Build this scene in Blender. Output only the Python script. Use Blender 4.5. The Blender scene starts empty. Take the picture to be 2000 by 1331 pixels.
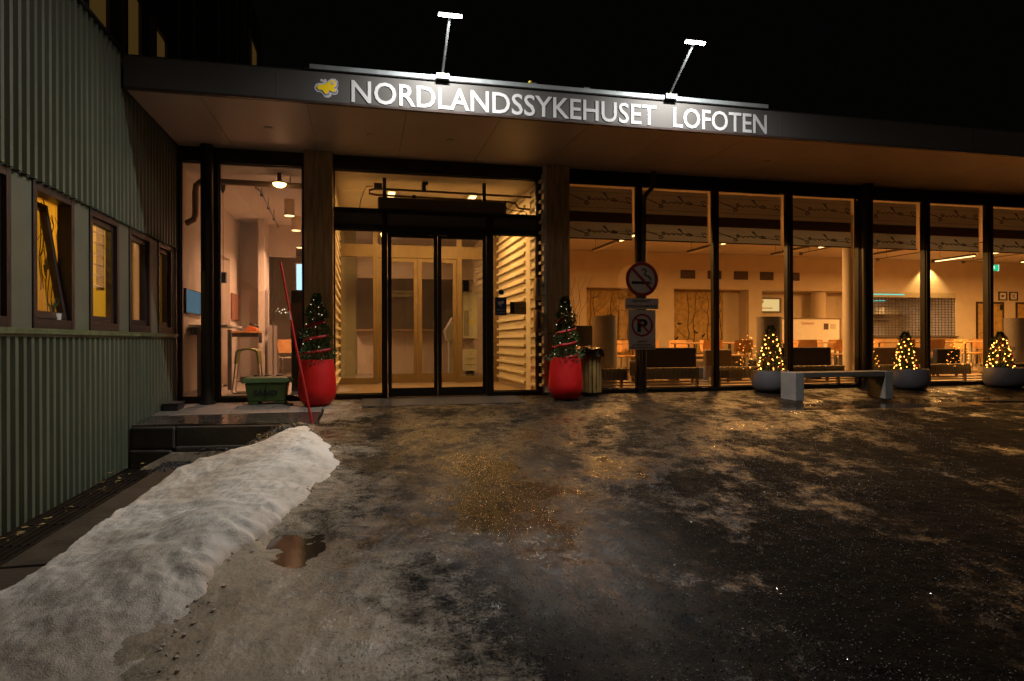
import bpy, bmesh, math, random
from mathutils import Vector, Matrix, noise
random.seed(7)
R = math.radians
sc = bpy.context.scene
col = sc.collection

# ------------------------------------------------------------------ camera
CAM_H = 0.80
cd = bpy.data.cameras.new('camera')
cd.sensor_width = 36.0
cd.lens = 22.70
cd.clip_start = 0.05
cd.clip_end = 500
cam = bpy.data.objects.new('camera', cd)
col.objects.link(cam)
cam.location = (0, 0, CAM_H)
cam.rotation_mode = 'QUATERNION'
cam.rotation_quaternion = (Matrix.Rotation(R(-13.0), 4, 'Z') @ Matrix.Rotation(R(90.023), 4, 'X') @ Matrix.Rotation(R(-0.2), 4, 'Z')).to_quaternion()
sc.camera = cam

# ------------------------------------------------------------------ night sky, faint far town light, exposure
w = bpy.data.worlds.new('World')
sc.world = w
w.use_nodes = True
nt = w.node_tree
bg = nt.nodes['Background']
sky = nt.nodes.new('ShaderNodeTexSky')
sky.sky_type = 'NISHITA'
sky.sun_disc = False
sky.sun_elevation = R(-8)
sky.sun_rotation = R(200)
hs = nt.nodes.new('ShaderNodeMix'); hs.data_type = 'RGBA'; hs.blend_type = 'ADD'
hs.inputs[0].default_value = 1.0
hs.inputs[7].default_value = (0.10, 0.085, 0.07, 1)
nt.links.new(sky.outputs[0], hs.inputs[6])
nt.links.new(hs.outputs[2], bg.inputs[0])
bg.inputs[1].default_value = 0.012

sd = bpy.data.lights.new('town_light', 'SUN')
sd.energy = 0.09
sd.angle = R(10)
sd.color = (1.0, 0.74, 0.54)
sun = bpy.data.objects.new('town_light', sd)
col.objects.link(sun)
sun.rotation_mode = 'QUATERNION'
sun.rotation_quaternion = Vector((-.42, .80, -.46)).to_track_quat('-Z', 'Y')   # low far light from behind the camera's right shoulder

sc.view_settings.view_transform = 'Standard'
sc.view_settings.look = 'None'
sc.view_settings.exposure = 0.0
sc.view_settings.gamma = 1.0
sc.render.engine = 'CYCLES'
sc.cycles.use_denoising = True
sc.cycles.max_bounces = 8
sc.cycles.diffuse_bounces = 4
sc.cycles.glossy_bounces = 4
sc.cycles.transparent_max_bounces = 24
sc.cycles.sample_clamp_indirect = 4.0
sc.cycles.caustics_reflective = False
sc.cycles.caustics_refractive = False

# ------------------------------------------------------------------ helpers
class MB:
    """collects geometry in world coordinates, build() links it as one mesh object"""
    def __init__(s, M=None):
        s.v = []; s.f = []; s.M = M
    def add(s, vs, fs):
        n = len(s.v)
        if s.M is not None:
            vs = [s.M @ Vector(q) for q in vs]
        s.v.extend([tuple(q) for q in vs])
        s.f.extend([tuple(i + n for i in f) for f in fs])
        return s
    def box(s, x0, y0, z0, x1, y1, z1):
        if x0 > x1: x0, x1 = x1, x0
        if y0 > y1: y0, y1 = y1, y0
        if z0 > z1: z0, z1 = z1, z0
        return s.add([(x0,y0,z0),(x1,y0,z0),(x1,y1,z0),(x0,y1,z0),(x0,y0,z1),(x1,y0,z1),(x1,y1,z1),(x0,y1,z1)],
                     [(0,3,2,1),(4,5,6,7),(0,1,5,4),(1,2,6,5),(2,3,7,6),(3,0,4,7)])
    def frame_y(s, x0, z0, x1, z1, y0, y1, t, tb=None, tt=None):
        tb = t if tb is None else tb; tt = t if tt is None else tt
        s.box(x0, y0, z0, x0+t, y1, z1); s.box(x1-t, y0, z0, x1, y1, z1)
        s.box(x0+t, y0+.001, z0, x1-t, y1-.001, z0+tb); s.box(x0+t, y0+.001, z1-tt, x1-t, y1-.001, z1)
        return s
    def frame_x(s, y0, z0, y1, z1, x0, x1, t, tb=None):
        tb = tb or t
        s.box(x0, y0, z0, x1, y0+t, z1); s.box(x0, y1-t, z0, x1, y1, z1)
        s.box(x0+.001, y0+t, z0, x1-.001, y1-t, z0+tb); s.box(x0+.001, y0+t, z1-t, x1-.001, y1-t, z1)
        return s
    def cyl(s, p0, p1, r0, r1=None, n=12, cap=True):
        r1 = r0 if r1 is None else r1
        p0 = Vector(p0); p1 = Vector(p1)
        d = (p1-p0).normalized()
        a = d.orthogonal().normalized(); b = d.cross(a)
        vs = []
        for p, r in ((p0, r0), (p1, r1)):
            for i in range(n):
                t = 2*math.pi*i/n
                vs.append(p + a*(r*math.cos(t)) + b*(r*math.sin(t)))
        fs = [(i, (i+1) % n, n+(i+1) % n, n+i) for i in range(n)]
        if cap: fs += [tuple(range(n-1, -1, -1)), tuple(range(n, 2*n))]
        return s.add(vs, fs)
    def tube(s, pts, r, n=6):
        pts = [Vector(p) for p in pts]
        rr = r if isinstance(r, (list, tuple)) else [r]*len(pts)
        vs = []; up = None
        for i, p in enumerate(pts):
            d = (pts[min(i+1, len(pts)-1)] - pts[max(i-1, 0)]).normalized()
            if up is None: up = d.orthogonal().normalized()
            a = (up - d*up.dot(d))
            a = a.normalized() if a.length > 1e-5 else d.orthogonal().normalized()
            up = a; b = d.cross(a)
            for k in range(n):
                t = 2*math.pi*k/n
                vs.append(p + a*(rr[i]*math.cos(t)) + b*(rr[i]*math.sin(t)))
        fs = []
        for i in range(len(pts)-1):
            for k in range(n):
                fs.append((i*n+k, i*n+(k+1) % n, (i+1)*n+(k+1) % n, (i+1)*n+k))
        fs += [tuple(range(n-1, -1, -1)), tuple(range((len(pts)-1)*n, len(pts)*n))]
        return s.add(vs, fs)
    def lathe(s, prof, c, n=32, cap=True):
        vs = []
        for r, z in prof:
            for i in range(n):
                t = 2*math.pi*i/n
                vs.append((c[0]+r*math.cos(t), c[1]+r*math.sin(t), c[2]+z))
        fs = []
        for j in range(len(prof)-1):
            for i in range(n):
                fs.append((j*n+i, j*n+(i+1) % n, (j+1)*n+(i+1) % n, (j+1)*n+i))
        if cap: fs += [tuple(range(n-1, -1, -1)), tuple(range((len(prof)-1)*n, len(prof)*n))]
        return s.add(vs, fs)
    def prism(s, poly, a0, a1, axis='y'):
        n = len(poly)
        mk = {'y': lambda p, a: (p[0], a, p[1]), 'z': lambda p, a: (p[0], p[1], a), 'x': lambda p, a: (a, p[0], p[1])}[axis]
        vs = [mk(p, a0) for p in poly] + [mk(p, a1) for p in poly]
        fs = [tuple(range(n-1, -1, -1)), tuple(range(n, 2*n))] + [(i, (i+1) % n, n+(i+1) % n, n+i) for i in range(n)]
        return s.add(vs, fs)
    def build(s, name, mat, parent=None, smooth=False, bevel=0):
        me = bpy.data.meshes.new(name)
        o = bpy.data.objects.new(name, me)
        off = Vector((0, 0, 0))
        if parent is not None:
            q = parent
            while q is not None:
                off += q.location; q = q.parent
        me.from_pydata([(x-off.x, y-off.y, z-off.z) for x, y, z in s.v], [], s.f)
        bm = bmesh.new(); bm.from_mesh(me)
        bmesh.ops.recalc_face_normals(bm, faces=bm.faces)
        bm.to_mesh(me); bm.free()
        if mat: me.materials.append(mat)
        col.objects.link(o)
        o.parent = parent
        if smooth:
            for p in me.polygons: p.use_smooth = True
            me.set_sharp_from_angle(angle=R(40))
        if bevel:
            m = o.modifiers.new('bevel', 'BEVEL'); m.width = bevel; m.segments = 2; m.limit_method = 'ANGLE'
        return o

def tag(o, label=None, cat=None, group=None, kind=None):
    if label: o['label'] = label
    if cat: o['category'] = cat
    if group: o['group'] = group
    if kind: o['kind'] = kind
    return o

def thing(name, label, cat, loc=(0, 0, 0), group=None):
    o = bpy.data.objects.new(name, None)
    o.empty_display_size = 0.1
    col.objects.link(o)
    o.location = loc
    return tag(o, label, cat, group)

def kids(o): return [c for c in bpy.data.objects if c.parent == o]
def dup(o, loc, label=None, rz=None, group=None, ks=None, scale=None):
    c = o.copy(); col.objects.link(c); c.location = loc
    if rz is not None: c.rotation_euler = (0, 0, rz)
    if scale: c.scale = scale
    tag(c, label, None, group)
    for k in (ks if ks is not None else kids(o)):
        d = k.copy(); col.objects.link(d); d.parent = c
    return c

def lamp(name, kind, loc, energy, color, size=.2, size_y=None, rot=(0, 0, 0), parent=None, **kw):
    d = bpy.data.lights.new(name, kind)
    d.energy = energy; d.color = color
    if kind == 'AREA':
        d.shape = 'RECTANGLE' if size_y else 'DISK'
        d.size = size
        if size_y: d.size_y = size_y
    else:
        d.shadow_soft_size = size
    for k, v in kw.items(): setattr(d, k, v)
    o = bpy.data.objects.new(name, d); col.objects.link(o)
    o.location = loc; o.rotation_euler = rot
    if parent is not None:
        o.parent = parent; o.location = Vector(loc) - parent.location
    return o

# ------------------------------------------------------------------ materials
def mat(name, c, rough=.6, metal=0, var=.12, scale=6, bump=0, bscale=80, spec=.5, stretch=None, coat=0, emit=None, es=0):
    m = bpy.data.materials.new(name); m.use_nodes = True
    t = m.node_tree; b = t.nodes['Principled BSDF']
    b.inputs['Base Color'].default_value = (*c, 1)
    b.inputs['Roughness'].default_value = rough
    b.inputs['Metallic'].default_value = metal
    b.inputs['Specular IOR Level'].default_value = spec
    b.inputs['Coat Weight'].default_value = coat
    if emit:
        b.inputs['Emission Color'].default_value = (*emit, 1)
        b.inputs['Emission Strength'].default_value = es
    tc = t.nodes.new('ShaderNodeTexCoord')
    mp = t.nodes.new('ShaderNodeMapping')
    if stretch: mp.inputs['Scale'].default_value = stretch
    t.links.new(tc.outputs['Object'], mp.inputs[0])
    if var:
        n = t.nodes.new('ShaderNodeTexNoise'); n.inputs['Scale'].default_value = scale; n.inputs['Detail'].default_value = 6
        t.links.new(mp.outputs[0], n.inputs['Vector'])
        r = t.nodes.new('ShaderNodeValToRGB')
        r.color_ramp.elements[0].position = .3; r.color_ramp.elements[1].position = .7
        r.color_ramp.elements[0].color = (*[x*(1-var) for x in c], 1)
        r.color_ramp.elements[1].color = (*[min(1, x*(1+var)) for x in c], 1)
        t.links.new(n.outputs['Fac'], r.inputs[0]); t.links.new(r.outputs[0], b.inputs['Base Color'])
        mr = t.nodes.new('ShaderNodeMapRange')
        mr.inputs[3].default_value = max(0, rough-.08); mr.inputs[4].default_value = min(1, rough+.08)
        t.links.new(n.outputs['Fac'], mr.inputs[0]); t.links.new(mr.outputs[0], b.inputs['Roughness'])
    if bump:
        n2 = t.nodes.new('ShaderNodeTexNoise'); n2.inputs['Scale'].default_value = bscale; n2.inputs['Detail'].default_value = 4
        t.links.new(mp.outputs[0], n2.inputs['Vector'])
        bp = t.nodes.new('ShaderNodeBump'); bp.inputs['Strength'].default_value = bump; bp.inputs['Distance'].default_value = .01
        t.links.new(n2.outputs['Fac'], bp.inputs['Height']); t.links.new(bp.outputs[0], b.inputs['Normal'])
    return m

def emis(name, c, s):
    m = bpy.data.materials.new(name); m.use_nodes = True
    t = m.node_tree; t.nodes.clear()
    o = t.nodes.new('ShaderNodeOutputMaterial'); e = t.nodes.new('ShaderNodeEmission')
    e.inputs[0].default_value = (*c, 1); e.inputs[1].default_value = s
    t.links.new(e.outputs[0], o.inputs[0])
    return m

def glass(name, tint=(.92, .94, .92), f0=.095):
    """thin window glass: clear pass-through plus Fresnel reflection (Schlick)"""
    m = bpy.data.materials.new(name); m.use_nodes = True
    t = m.node_tree; t.nodes.clear(); N = t.nodes.new; L = t.links.new
    o = N('ShaderNodeOutputMaterial'); tr = N('ShaderNodeBsdfTransparent'); gl = N('ShaderNodeBsdfGlossy'); mx = N('ShaderNodeMixShader')
    tr.inputs[0].default_value = (*tint, 1); gl.inputs['Roughness'].default_value = 0.0
    lw = N('ShaderNodeLayerWeight'); lw.inputs[0].default_value = .5
    pw = N('ShaderNodeMath'); pw.operation = 'POWER'; pw.inputs[1].default_value = 5
    ma = N('ShaderNodeMath'); ma.operation = 'MULTIPLY_ADD'; ma.inputs[1].default_value = 1-f0; ma.inputs[2].default_value = f0
    L(lw.outputs['Facing'], pw.inputs[0]); L(pw.outputs[0], ma.inputs[0]); L(ma.outputs[0], mx.inputs[0])
    L(tr.outputs[0], mx.inputs[1]); L(gl.outputs[0], mx.inputs[2]); L(mx.outputs[0], o.inputs[0])
    return m

def cloth(name, c, transl=.5, var=.15, scale=30):
    m = bpy.data.materials.new(name); m.use_nodes = True
    t = m.node_tree; t.nodes.clear(); N = t.nodes.new; L = t.links.new
    o = N('ShaderNodeOutputMaterial'); d = N('ShaderNodeBsdfDiffuse'); tl = N('ShaderNodeBsdfTranslucent'); mx = N('ShaderNodeMixShader')
    n = N('ShaderNodeTexNoise'); n.inputs['Scale'].default_value = scale
    r = N('ShaderNodeValToRGB')
    r.color_ramp.elements[0].color = (*[x*(1-var) for x in c], 1); r.color_ramp.elements[1].color = (*[x*(1+var) for x in c], 1)
    tc = N('ShaderNodeTexCoord'); L(tc.outputs['Object'], n.inputs['Vector'])
    L(n.outputs['Fac'], r.inputs[0]); L(r.outputs[0], d.inputs[0]); L(r.outputs[0], tl.inputs[0])
    mx.inputs[0].default_value = transl
    L(d.outputs[0], mx.inputs[1]); L(tl.outputs[0], mx.inputs[2]); L(mx.outputs[0], o.inputs[0])
    return m

WARM = (1.0, .45, .125)
PORCH = (1.0, .49, .13)
LOBBY = (1.0, .47, .25)
M = {}
M['green'] = mat('green_painted_sheet', (.104, .124, .084), .42, 0, .20, 4, .08, 40, stretch=(4, 4, .3))
M['green_flat'] = mat('green_painted_panel', (.112, .128, .09), .5, 0, .12, 5)
M['moss'] = mat('mossy_metal_sill', (.10, .12, .05), .6, 0, .5, 9, .2, 60)
M['brown_wood'] = mat('dark_brown_window_paint', (.035, .02, .016), .45, 0, .2, 8, .1, 60)
M['dark_wall'] = mat('dark_stained_boards', (.018, .014, .012), .7, 0, .3, 5, .2, 30)
M['fascia'] = mat('grey_brown_fascia_sheet', (.064, .061, .058), .6, 0, .06, 2)
M['soffit'] = mat('painted_soffit_board', (.40, .33, .28), .46, 0, .06, 2)
M['steel_rail'] = mat('galvanised_rail', (.30, .34, .36), .45, .6, .12, 8)
M['black_metal'] = mat('black_metal', (.012, .012, .012), .5, 0, .2, 10)
M['alu_dark'] = mat('dark_bronze_aluminium', (.028, .024, .022), .42, .3, .12, 6)
M['pillar'] = mat('weathered_timber_pillar', (.42, .27, .135), .7, 0, .35, 5, .35, 30, stretch=(8, 8, .5))
M['col_dark'] = mat('dark_steel_column', (.028, .024, .021), .45, .2, .15, 5)
M['white_letter'] = mat('white_sign_foil', (.48, .48, .50), .6, 0, .03, 5)
M['yellow'] = mat('yellow_sign_foil', (.88, .62, .008), .5, 0, .04, 5)
M['blue_line'] = mat('dark_blue_outline_foil', (.05, .06, .22), .5, 0, .1, 5)
M['galv'] = mat('galvanised_tube', (.20, .22, .23), .4, .8, .15, 12)
M['led'] = emis('cold_white_led', (.93, .97, 1.0), 60)
M['red_pot'] = mat('matt_red_plastic', (.55, .003, .004), .55, 0, .10, 7, .05, 40)
M['ribbon'] = mat('red_satin_ribbon', (.36, .005, .009), .5, 0, .15, 12)
M['needle'] = mat('conifer_needles', (.055, .11, .032), .6, 0, .4, 14)
M['bark'] = mat('bark', (.06, .04, .025), .85, 0, .3, 20, .4, 60)
M['soil'] = mat('potting_soil', (.02, .014, .01), .9, 0, .4, 40, .5, 60)
M['sandgreen'] = mat('green_grit_bin_plastic', (.055, .10, .024), .5, 0, .2, 6, .05, 40)
M['lidgreen'] = mat('dirty_green_lid', (.16, .17, .07), .6, 0, .35, 9, .2, 50)
M['blackprint'] = mat('black_print', (.012, .012, .012), .6, 0, .1, 10)
M['stake'] = mat('red_snow_stake', (.50, .02, .022), .4, 0, .08, 10)
M['reflector'] = mat('silver_reflective_band', (.6, .6, .62), .3, .2, .05, 10)
M['signwhite'] = mat('greyed_white_sign_sheet', (.66, .62, .60), .5, 0, .08, 12)
M['signred'] = mat('sign_red_foil', (.34, .012, .016), .5, 0, .08, 10)
M['post'] = mat('steel_sign_post', (.10, .095, .09), .45, .6, .2, 10)
M['binwood'] = mat('pine_bin_slats', (.27, .165, .05), .6, 0, .25, 5, .15, 40, stretch=(6, 6, .6))
M['binplastic'] = mat('crumpled_dark_plastic_hood', (.05, .035, .022), .25, 0, .3, 12, .3, 20)
M['concrete'] = mat('grey_concrete', (.27, .27, .26), .8, 0, .14, 8, .2, 60)
M['concrete_dark'] = mat('damp_concrete', (.048, .042, .035), .7, 0, .35, 4, .4, 25)
M['benchwood'] = mat('grey_weathered_plank', (.12, .105, .09), .65, 0, .25, 6, .2, 30, stretch=(.5, 8, 8))
M['planter'] = mat('grey_fibre_planter', (.12, .115, .125), .6, 0, .1, 10, .1, 60)
M['kerb'] = mat('wet_brown_kerb', (.06, .045, .03), .5, 0, .4, 5, .4, 30)
M['grate'] = mat('rusty_grate', (.03, .022, .016), .5, .5, .4, 20)
M['stone'] = mat('sandstone_block', (.26, .19, .11), .8, 0, .3, 12, .5, 30)
M['pebble'] = mat('wet_dark_pebbles', (.035, .032, .03), .3, 0, .5, 30)
M['bulb'] = emis('warm_white_bulb', (1.0, .31, .045), 24)
M['bulb_small'] = emis('small_warm_bulb', (1.0, .80, .55), 2.4)
M['glass'] = glass('window_glass')
M['glass_old'] = glass('office_window_glass', (.9, .92, .88), .05)
# interior
M['wall'] = mat('painted_wall', (.62, .56, .50), .8, 0, .04, 3)
M['wall_cream'] = mat('cream_painted_wall', (.60, .50, .37), .8, 0, .05, 3)
M['wall_yellow'] = mat('yellow_office_wall', (.62, .48, .18), .8, 0, .05, 3)
M['ceil'] = mat('white_ceiling', (.62, .58, .53), .85, 0, .04, 3)
M['floor'] = mat('grey_linoleum', (.30, .27, .24), .35, 0, .10, 4)
M['floor_oak'] = mat('brown_floor', (.26, .19, .13), .35, 0, .15, 4)
M['slat'] = mat('white_painted_slat', (.66, .60, .52), .6, 0, .05, 6)
M['oak'] = mat('light_oak_frame', (.16, .112, .062), .5, 0, .15, 5, .05, 40, stretch=(6, 6, .6))
M['chair_wood'] = mat('beech_plywood', (.46, .24, .085), .45, 0, .15, 5)
M['dark_fabric'] = mat('dark_navy_upholstery', (.022, .022, .032), .9, 0, .2, 40)
M['grey_fabric'] = mat('taupe_upholstery', (.16, .12, .09), .9, 0, .2, 40)
M['table'] = mat('table_laminate', (.42, .27, .14), .4, 0, .1, 5)
M['chrome'] = mat('chrome', (.6, .58, .55), .2, 1, .05, 10)
M['radiator'] = mat('cream_radiator', (.46, .38, .25), .5, 0, .06, 8)
M['white'] = mat('white_lacquer', (.70, .68, .64), .5, 0, .04, 8)
M['vent_cyl'] = mat('grey_perforated_drum', (.34, .31, .29), .55, .2, .08, 10)
M['gold'] = mat('golden_mural_panel', (.42, .27, .075), .6, 0, .3, 7, .1, 30)
M['branch'] = mat('brown_mural_print', (.10, .06, .025), .7, 0, .2, 10)
M['vent'] = mat('dark_vent_grille', (.07, .045, .03), .7, 0, .2, 20)
M['tube'] = emis('warm_tube_light', (1.0, .60, .24), 5)
M['tube_w'] = emis('ceiling_globe_glow', (1.0, .60, .22), 9)
M['blind'] = cloth('roller_blind_fabric', (.54, .57, .64), .62)
M['blind_band'] = cloth('roller_blind_dark_band', (.20, .15, .10), .5)
M['curtain'] = cloth('yellow_curtain_fabric', (.62, .44, .14), .4)
M['screen'] = emis('blue_screen', (.30, .52, .70), .30)
M['screen_white'] = emis('pale_blue_screen', (.5, .78, 1.0), 1.8)
M['teal'] = emis('teal_neon', (.10, .75, .62), 1.6)
M['exit'] = emis('green_exit_light', (.02, .75, .32), 1.1)
M['exit_white'] = emis('exit_pictogram_light', (.7, 1, .8), 1.3)
M['upper_win'] = emis('dim_curtained_window', (.42, .23, .055), .10)
M['paper'] = mat('white_paper', (.68, .64, .58), .7, 0, .05, 10)
M['pict'] = mat('rust_print', (.25, .12, .08), .7, 0, .4, 20)
M['lime'] = mat('lime_plywood_stool', (.24, .26, .04), .5, 0, .1, 8)
M['blue'] = mat('blue_sign_foil', (.02, .045, .16), .5, 0, .08, 10)
M['duct'] = mat('brown_painted_duct', (.22, .14, .09), .5, 0, .1, 6)
M['air'] = mat('air_curtain_casing', (.14, .115, .095), .5, .1, .1, 6)
M['orange'] = mat('orange_plastic', (.55, .13, .03), .5, 0, .1, 8)
M['black_plastic'] = mat('black_plastic', (.02, .02, .02), .45, 0, .1, 10)
M['steel_dark'] = mat('dull_steel', (.16, .15, .14), .4, .7, .15, 10)
M['leaf_yellow'] = mat('faded_leaves', (.35, .25, .08), .8, 0, .3, 20)

# --- ground materials
def ground_mat():
    m = bpy.data.materials.new('icy_wet_asphalt'); m.use_nodes = True
    t = m.node_tree; b = t.nodes['Principled BSDF']; N = t.nodes.new; L = t.links.new
    tc = N('ShaderNodeTexCoord')
    def nz(scale, detail=6, rough=.6, sx=(1, 1, 1), rot=0, vt='POINT'):
        mp = N('ShaderNodeMapping'); mp.vector_type = vt; mp.inputs['Scale'].default_value = sx; mp.inputs['Rotation'].default_value = (0, 0, rot)
        L(tc.outputs['Object'], mp.inputs[0])
        n = N('ShaderNodeTexNoise'); n.inputs['Scale'].default_value = scale; n.inputs['Detail'].default_value = detail; n.inputs['Roughness'].default_value = rough
        L(mp.outputs[0], n.inputs['Vector']); return n.outputs['Fac']
    def math_(op, a, c, clamp=False):
        q = N('ShaderNodeMath'); q.operation = op; q.use_clamp = clamp
        for i, x in ((0, a), (1, c)):
            if isinstance(x, (int, float)): q.inputs[i].default_value = x
            else: L(x, q.inputs[i])
        return q.outputs[0]
    sep = N('ShaderNodeSeparateXYZ'); L(tc.outputs['Object'], sep.inputs[0])
    # ice beside the snow bank, worn in tracks; near-right darkening paints in light falloff
    diag = math_('SUBTRACT', sep.outputs['X'], math_('MULTIPLY', math_('SUBTRACT', sep.outputs['Y'], 2.1), 1.7))
    left = N('ShaderNodeMapRange'); left.inputs[1].default_value = -3.2; left.inputs[2].default_value = 2.2; left.inputs[3].default_value = .12; left.inputs[4].default_value = -.42
    L(diag, left.inputs[0])
    big = nz(.8, 8, .65); track = nz(1.0, 8, .62, (.26, 3.4, 1), R(-17), 'TEXTURE'); fine = nz(55, 4, .8); grit = nz(210, 3, .8); lump = nz(7, 8, .7)
    ice = math_('ADD', math_('ADD', math_('MULTIPLY', big, .35), math_('MULTIPLY', track, 1.45)), left.outputs[0])
    ice = math_('ADD', ice, math_('MULTIPLY', math_('SUBTRACT', fine, .5), 1.1))
    ice = math_('ADD', ice, math_('ADD', math_('MULTIPLY', math_('SUBTRACT', lump, .5), .3), math_('MULTIPLY', math_('SUBTRACT', nz(24, 5, .7, (1.3, .6, 1)), .5), .9)))
    icer = N('ShaderNodeMapRange'); icer.inputs[1].default_value = .72; icer.inputs[2].default_value = 1.34; L(ice, icer.inputs[0])
    ice = icer.outputs[0]
    # colours
    ra = N('ShaderNodeValToRGB'); ra.color_ramp.elements[0].position = .50; ra.color_ramp.elements[1].position = .64
    ra.color_ramp.elements[0].color = (.002, .0018, .0016, 1); ra.color_ramp.elements[1].color = (.013, .011, .009, 1)
    L(nz(75, 3, .75), ra.inputs[0])
    ri = N('ShaderNodeValToRGB'); ri.color_ramp.elements[0].position = .3; ri.color_ramp.elements[1].position = .75
    ri.color_ramp.elements[0].color = (.015, .0105, .006, 1); ri.color_ramp.elements[1].color = (.080, .057, .033, 1)
    L(lump, ri.inputs[0])
    mx = N('ShaderNodeMix'); mx.data_type = 'RGBA'
    L(ice, mx.inputs[0]); L(ra.outputs[0], mx.inputs[6]); L(ri.outputs[0], mx.inputs[7])
    ysl = N('ShaderNodeMapRange'); ysl.inputs[1].default_value = 4.4; ysl.inputs[2].default_value = 2.6; ysl.inputs[3].default_value = .12; ysl.inputs[4].default_value = -.42; L(sep.outputs['Y'], ysl.inputs[0])
    sl = N('ShaderNodeMapRange'); sl.inputs[1].default_value = .62; sl.inputs[2].default_value = -.60; L(math_('ADD', sep.outputs['X'], ysl.outputs[0]), sl.inputs[0])
    sn = math_('ADD', math_('ADD', sl.outputs[0], math_('ADD', math_('MULTIPLY', math_('SUBTRACT', big, .5), 1.8), math_('MULTIPLY', math_('SUBTRACT', lump, .5), 1.3))), math_('MULTIPLY', math_('SUBTRACT', fine, .5), .9))
    slr = N('ShaderNodeMapRange'); slr.inputs[1].default_value = .36; slr.inputs[2].default_value = 1.0; L(sn, slr.inputs[0])
    ms = N('ShaderNodeMix'); ms.data_type = 'RGBA'; ms.inputs[7].default_value = (.36, .30, .22, 1)
    L(slr.outputs[0], ms.inputs[0]); L(mx.outputs[2], ms.inputs[6])
    mx = ms
    # dark grit strewn over all
    gm = N('ShaderNodeMapRange'); gm.inputs[1].default_value = .52; gm.inputs[2].default_value = .62; L(nz(85, 3, .75), gm.inputs[0])
    mg = N('ShaderNodeMix'); mg.data_type = 'RGBA'; mg.inputs[7].default_value = (.006, .0055, .005, 1)
    L(math_('MULTIPLY', math_('MULTIPLY', gm.outputs[0], .75), math_('SUBTRACT', 1.0, math_('MULTIPLY', slr.outputs[0], .7))), mg.inputs[0]); L(mx.outputs[2], mg.inputs[6]); L(mg.outputs[2], b.inputs['Base Color'])
    # a film of melt water lies in uneven patches; elsewhere the surface is dull and gritty
    wet = N('ShaderNodeMapRange'); wet.inputs[1].default_value = .43; wet.inputs[2].default_value = .64
    dry = N('ShaderNodeMapRange'); dry.inputs[1].default_value = -2.2; dry.inputs[2].default_value = .9; dry.inputs[3].default_value = 0; dry.inputs[4].default_value = -.15
    L(diag, dry.inputs[0])
    L(math_('ADD', math_('ADD', nz(1.0, 9, .74, (.55, .95, 1), R(-17), 'TEXTURE'), dry.outputs[0]), math_('ADD', math_('MULTIPLY', math_('SUBTRACT', lump, .5), .35), math_('MULTIPLY', math_('SUBTRACT', fine, .5), .4))), wet.inputs[0])
    # one long wet strip runs down from the doors
    ex = math_('MULTIPLY', math_('POWER', math_('MULTIPLY', math_('SUBTRACT', sep.outputs['X'], .95), 2.0), 2), -1.0)
    ey = math_('MULTIPLY', math_('POWER', math_('MULTIPLY', math_('SUBTRACT', sep.outputs['Y'], 4.1), .62), 2), -1.0)
    strip = math_('MULTIPLY', math_('POWER', 2.718, math_('ADD', ex, ey)), nz(6, 5, .7, (1, .5, 1)))
    wt = math_('ADD', math_('ADD', wet.outputs[0], math_('MULTIPLY', strip, 1.7)), math_('MULTIPLY', math_('MULTIPLY', slr.outputs[0], lump), .9), True)
    rr = N('ShaderNodeMapRange'); rr.inputs[3].default_value = .75; rr.inputs[4].default_value = .10
    L(wt, rr.inputs[0]); L(rr.outputs[0], b.inputs['Roughness'])
    sp = N('ShaderNodeMapRange'); sp.inputs[3].default_value = .02; sp.inputs[4].default_value = .38
    L(wt, sp.inputs[0]); L(sp.outputs[0], b.inputs['Specular IOR Level'])
    b1 = N('ShaderNodeBump'); b1.inputs['Strength'].default_value = .6; b1.inputs['Distance'].default_value = .0035
    h = math_('ADD', math_('MULTIPLY', fine, .8), math_('ADD', math_('MULTIPLY', grit, .55), math_('MULTIPLY', lump, 1.0)))
    L(h, b1.inputs['Height'])
    b2 = N('ShaderNodeBump'); b2.inputs['Strength'].default_value = .8; b2.inputs['Distance'].default_value = .014
    L(nz(13, 5, .6, (1.2, .8, 1)), b2.inputs['Height']); L(b1.outputs[0], b2.inputs['Normal']); L(b2.outputs[0], b.inputs['Normal'])
    return m
M['ground'] = ground_mat()
M['ice_grain'] = mat('pale_glint_grains', (.42, .41, .40), .15, 0, .1, 30, spec=.8)  # pale base colour so each ice grain reads as a glint
M['water'] = mat('melt_water', (.022, .017, .012), .12, 0, 0, 5, .12, 10)
M['paver'] = mat('wet_concrete_paver', (.06, .052, .045), .12, 0, .2, 6, .08, 50)
M['paver_dry'] = mat('gritted_concrete_paver', (.20, .175, .15), .6, 0, .2, 7, .35, 60)

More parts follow.
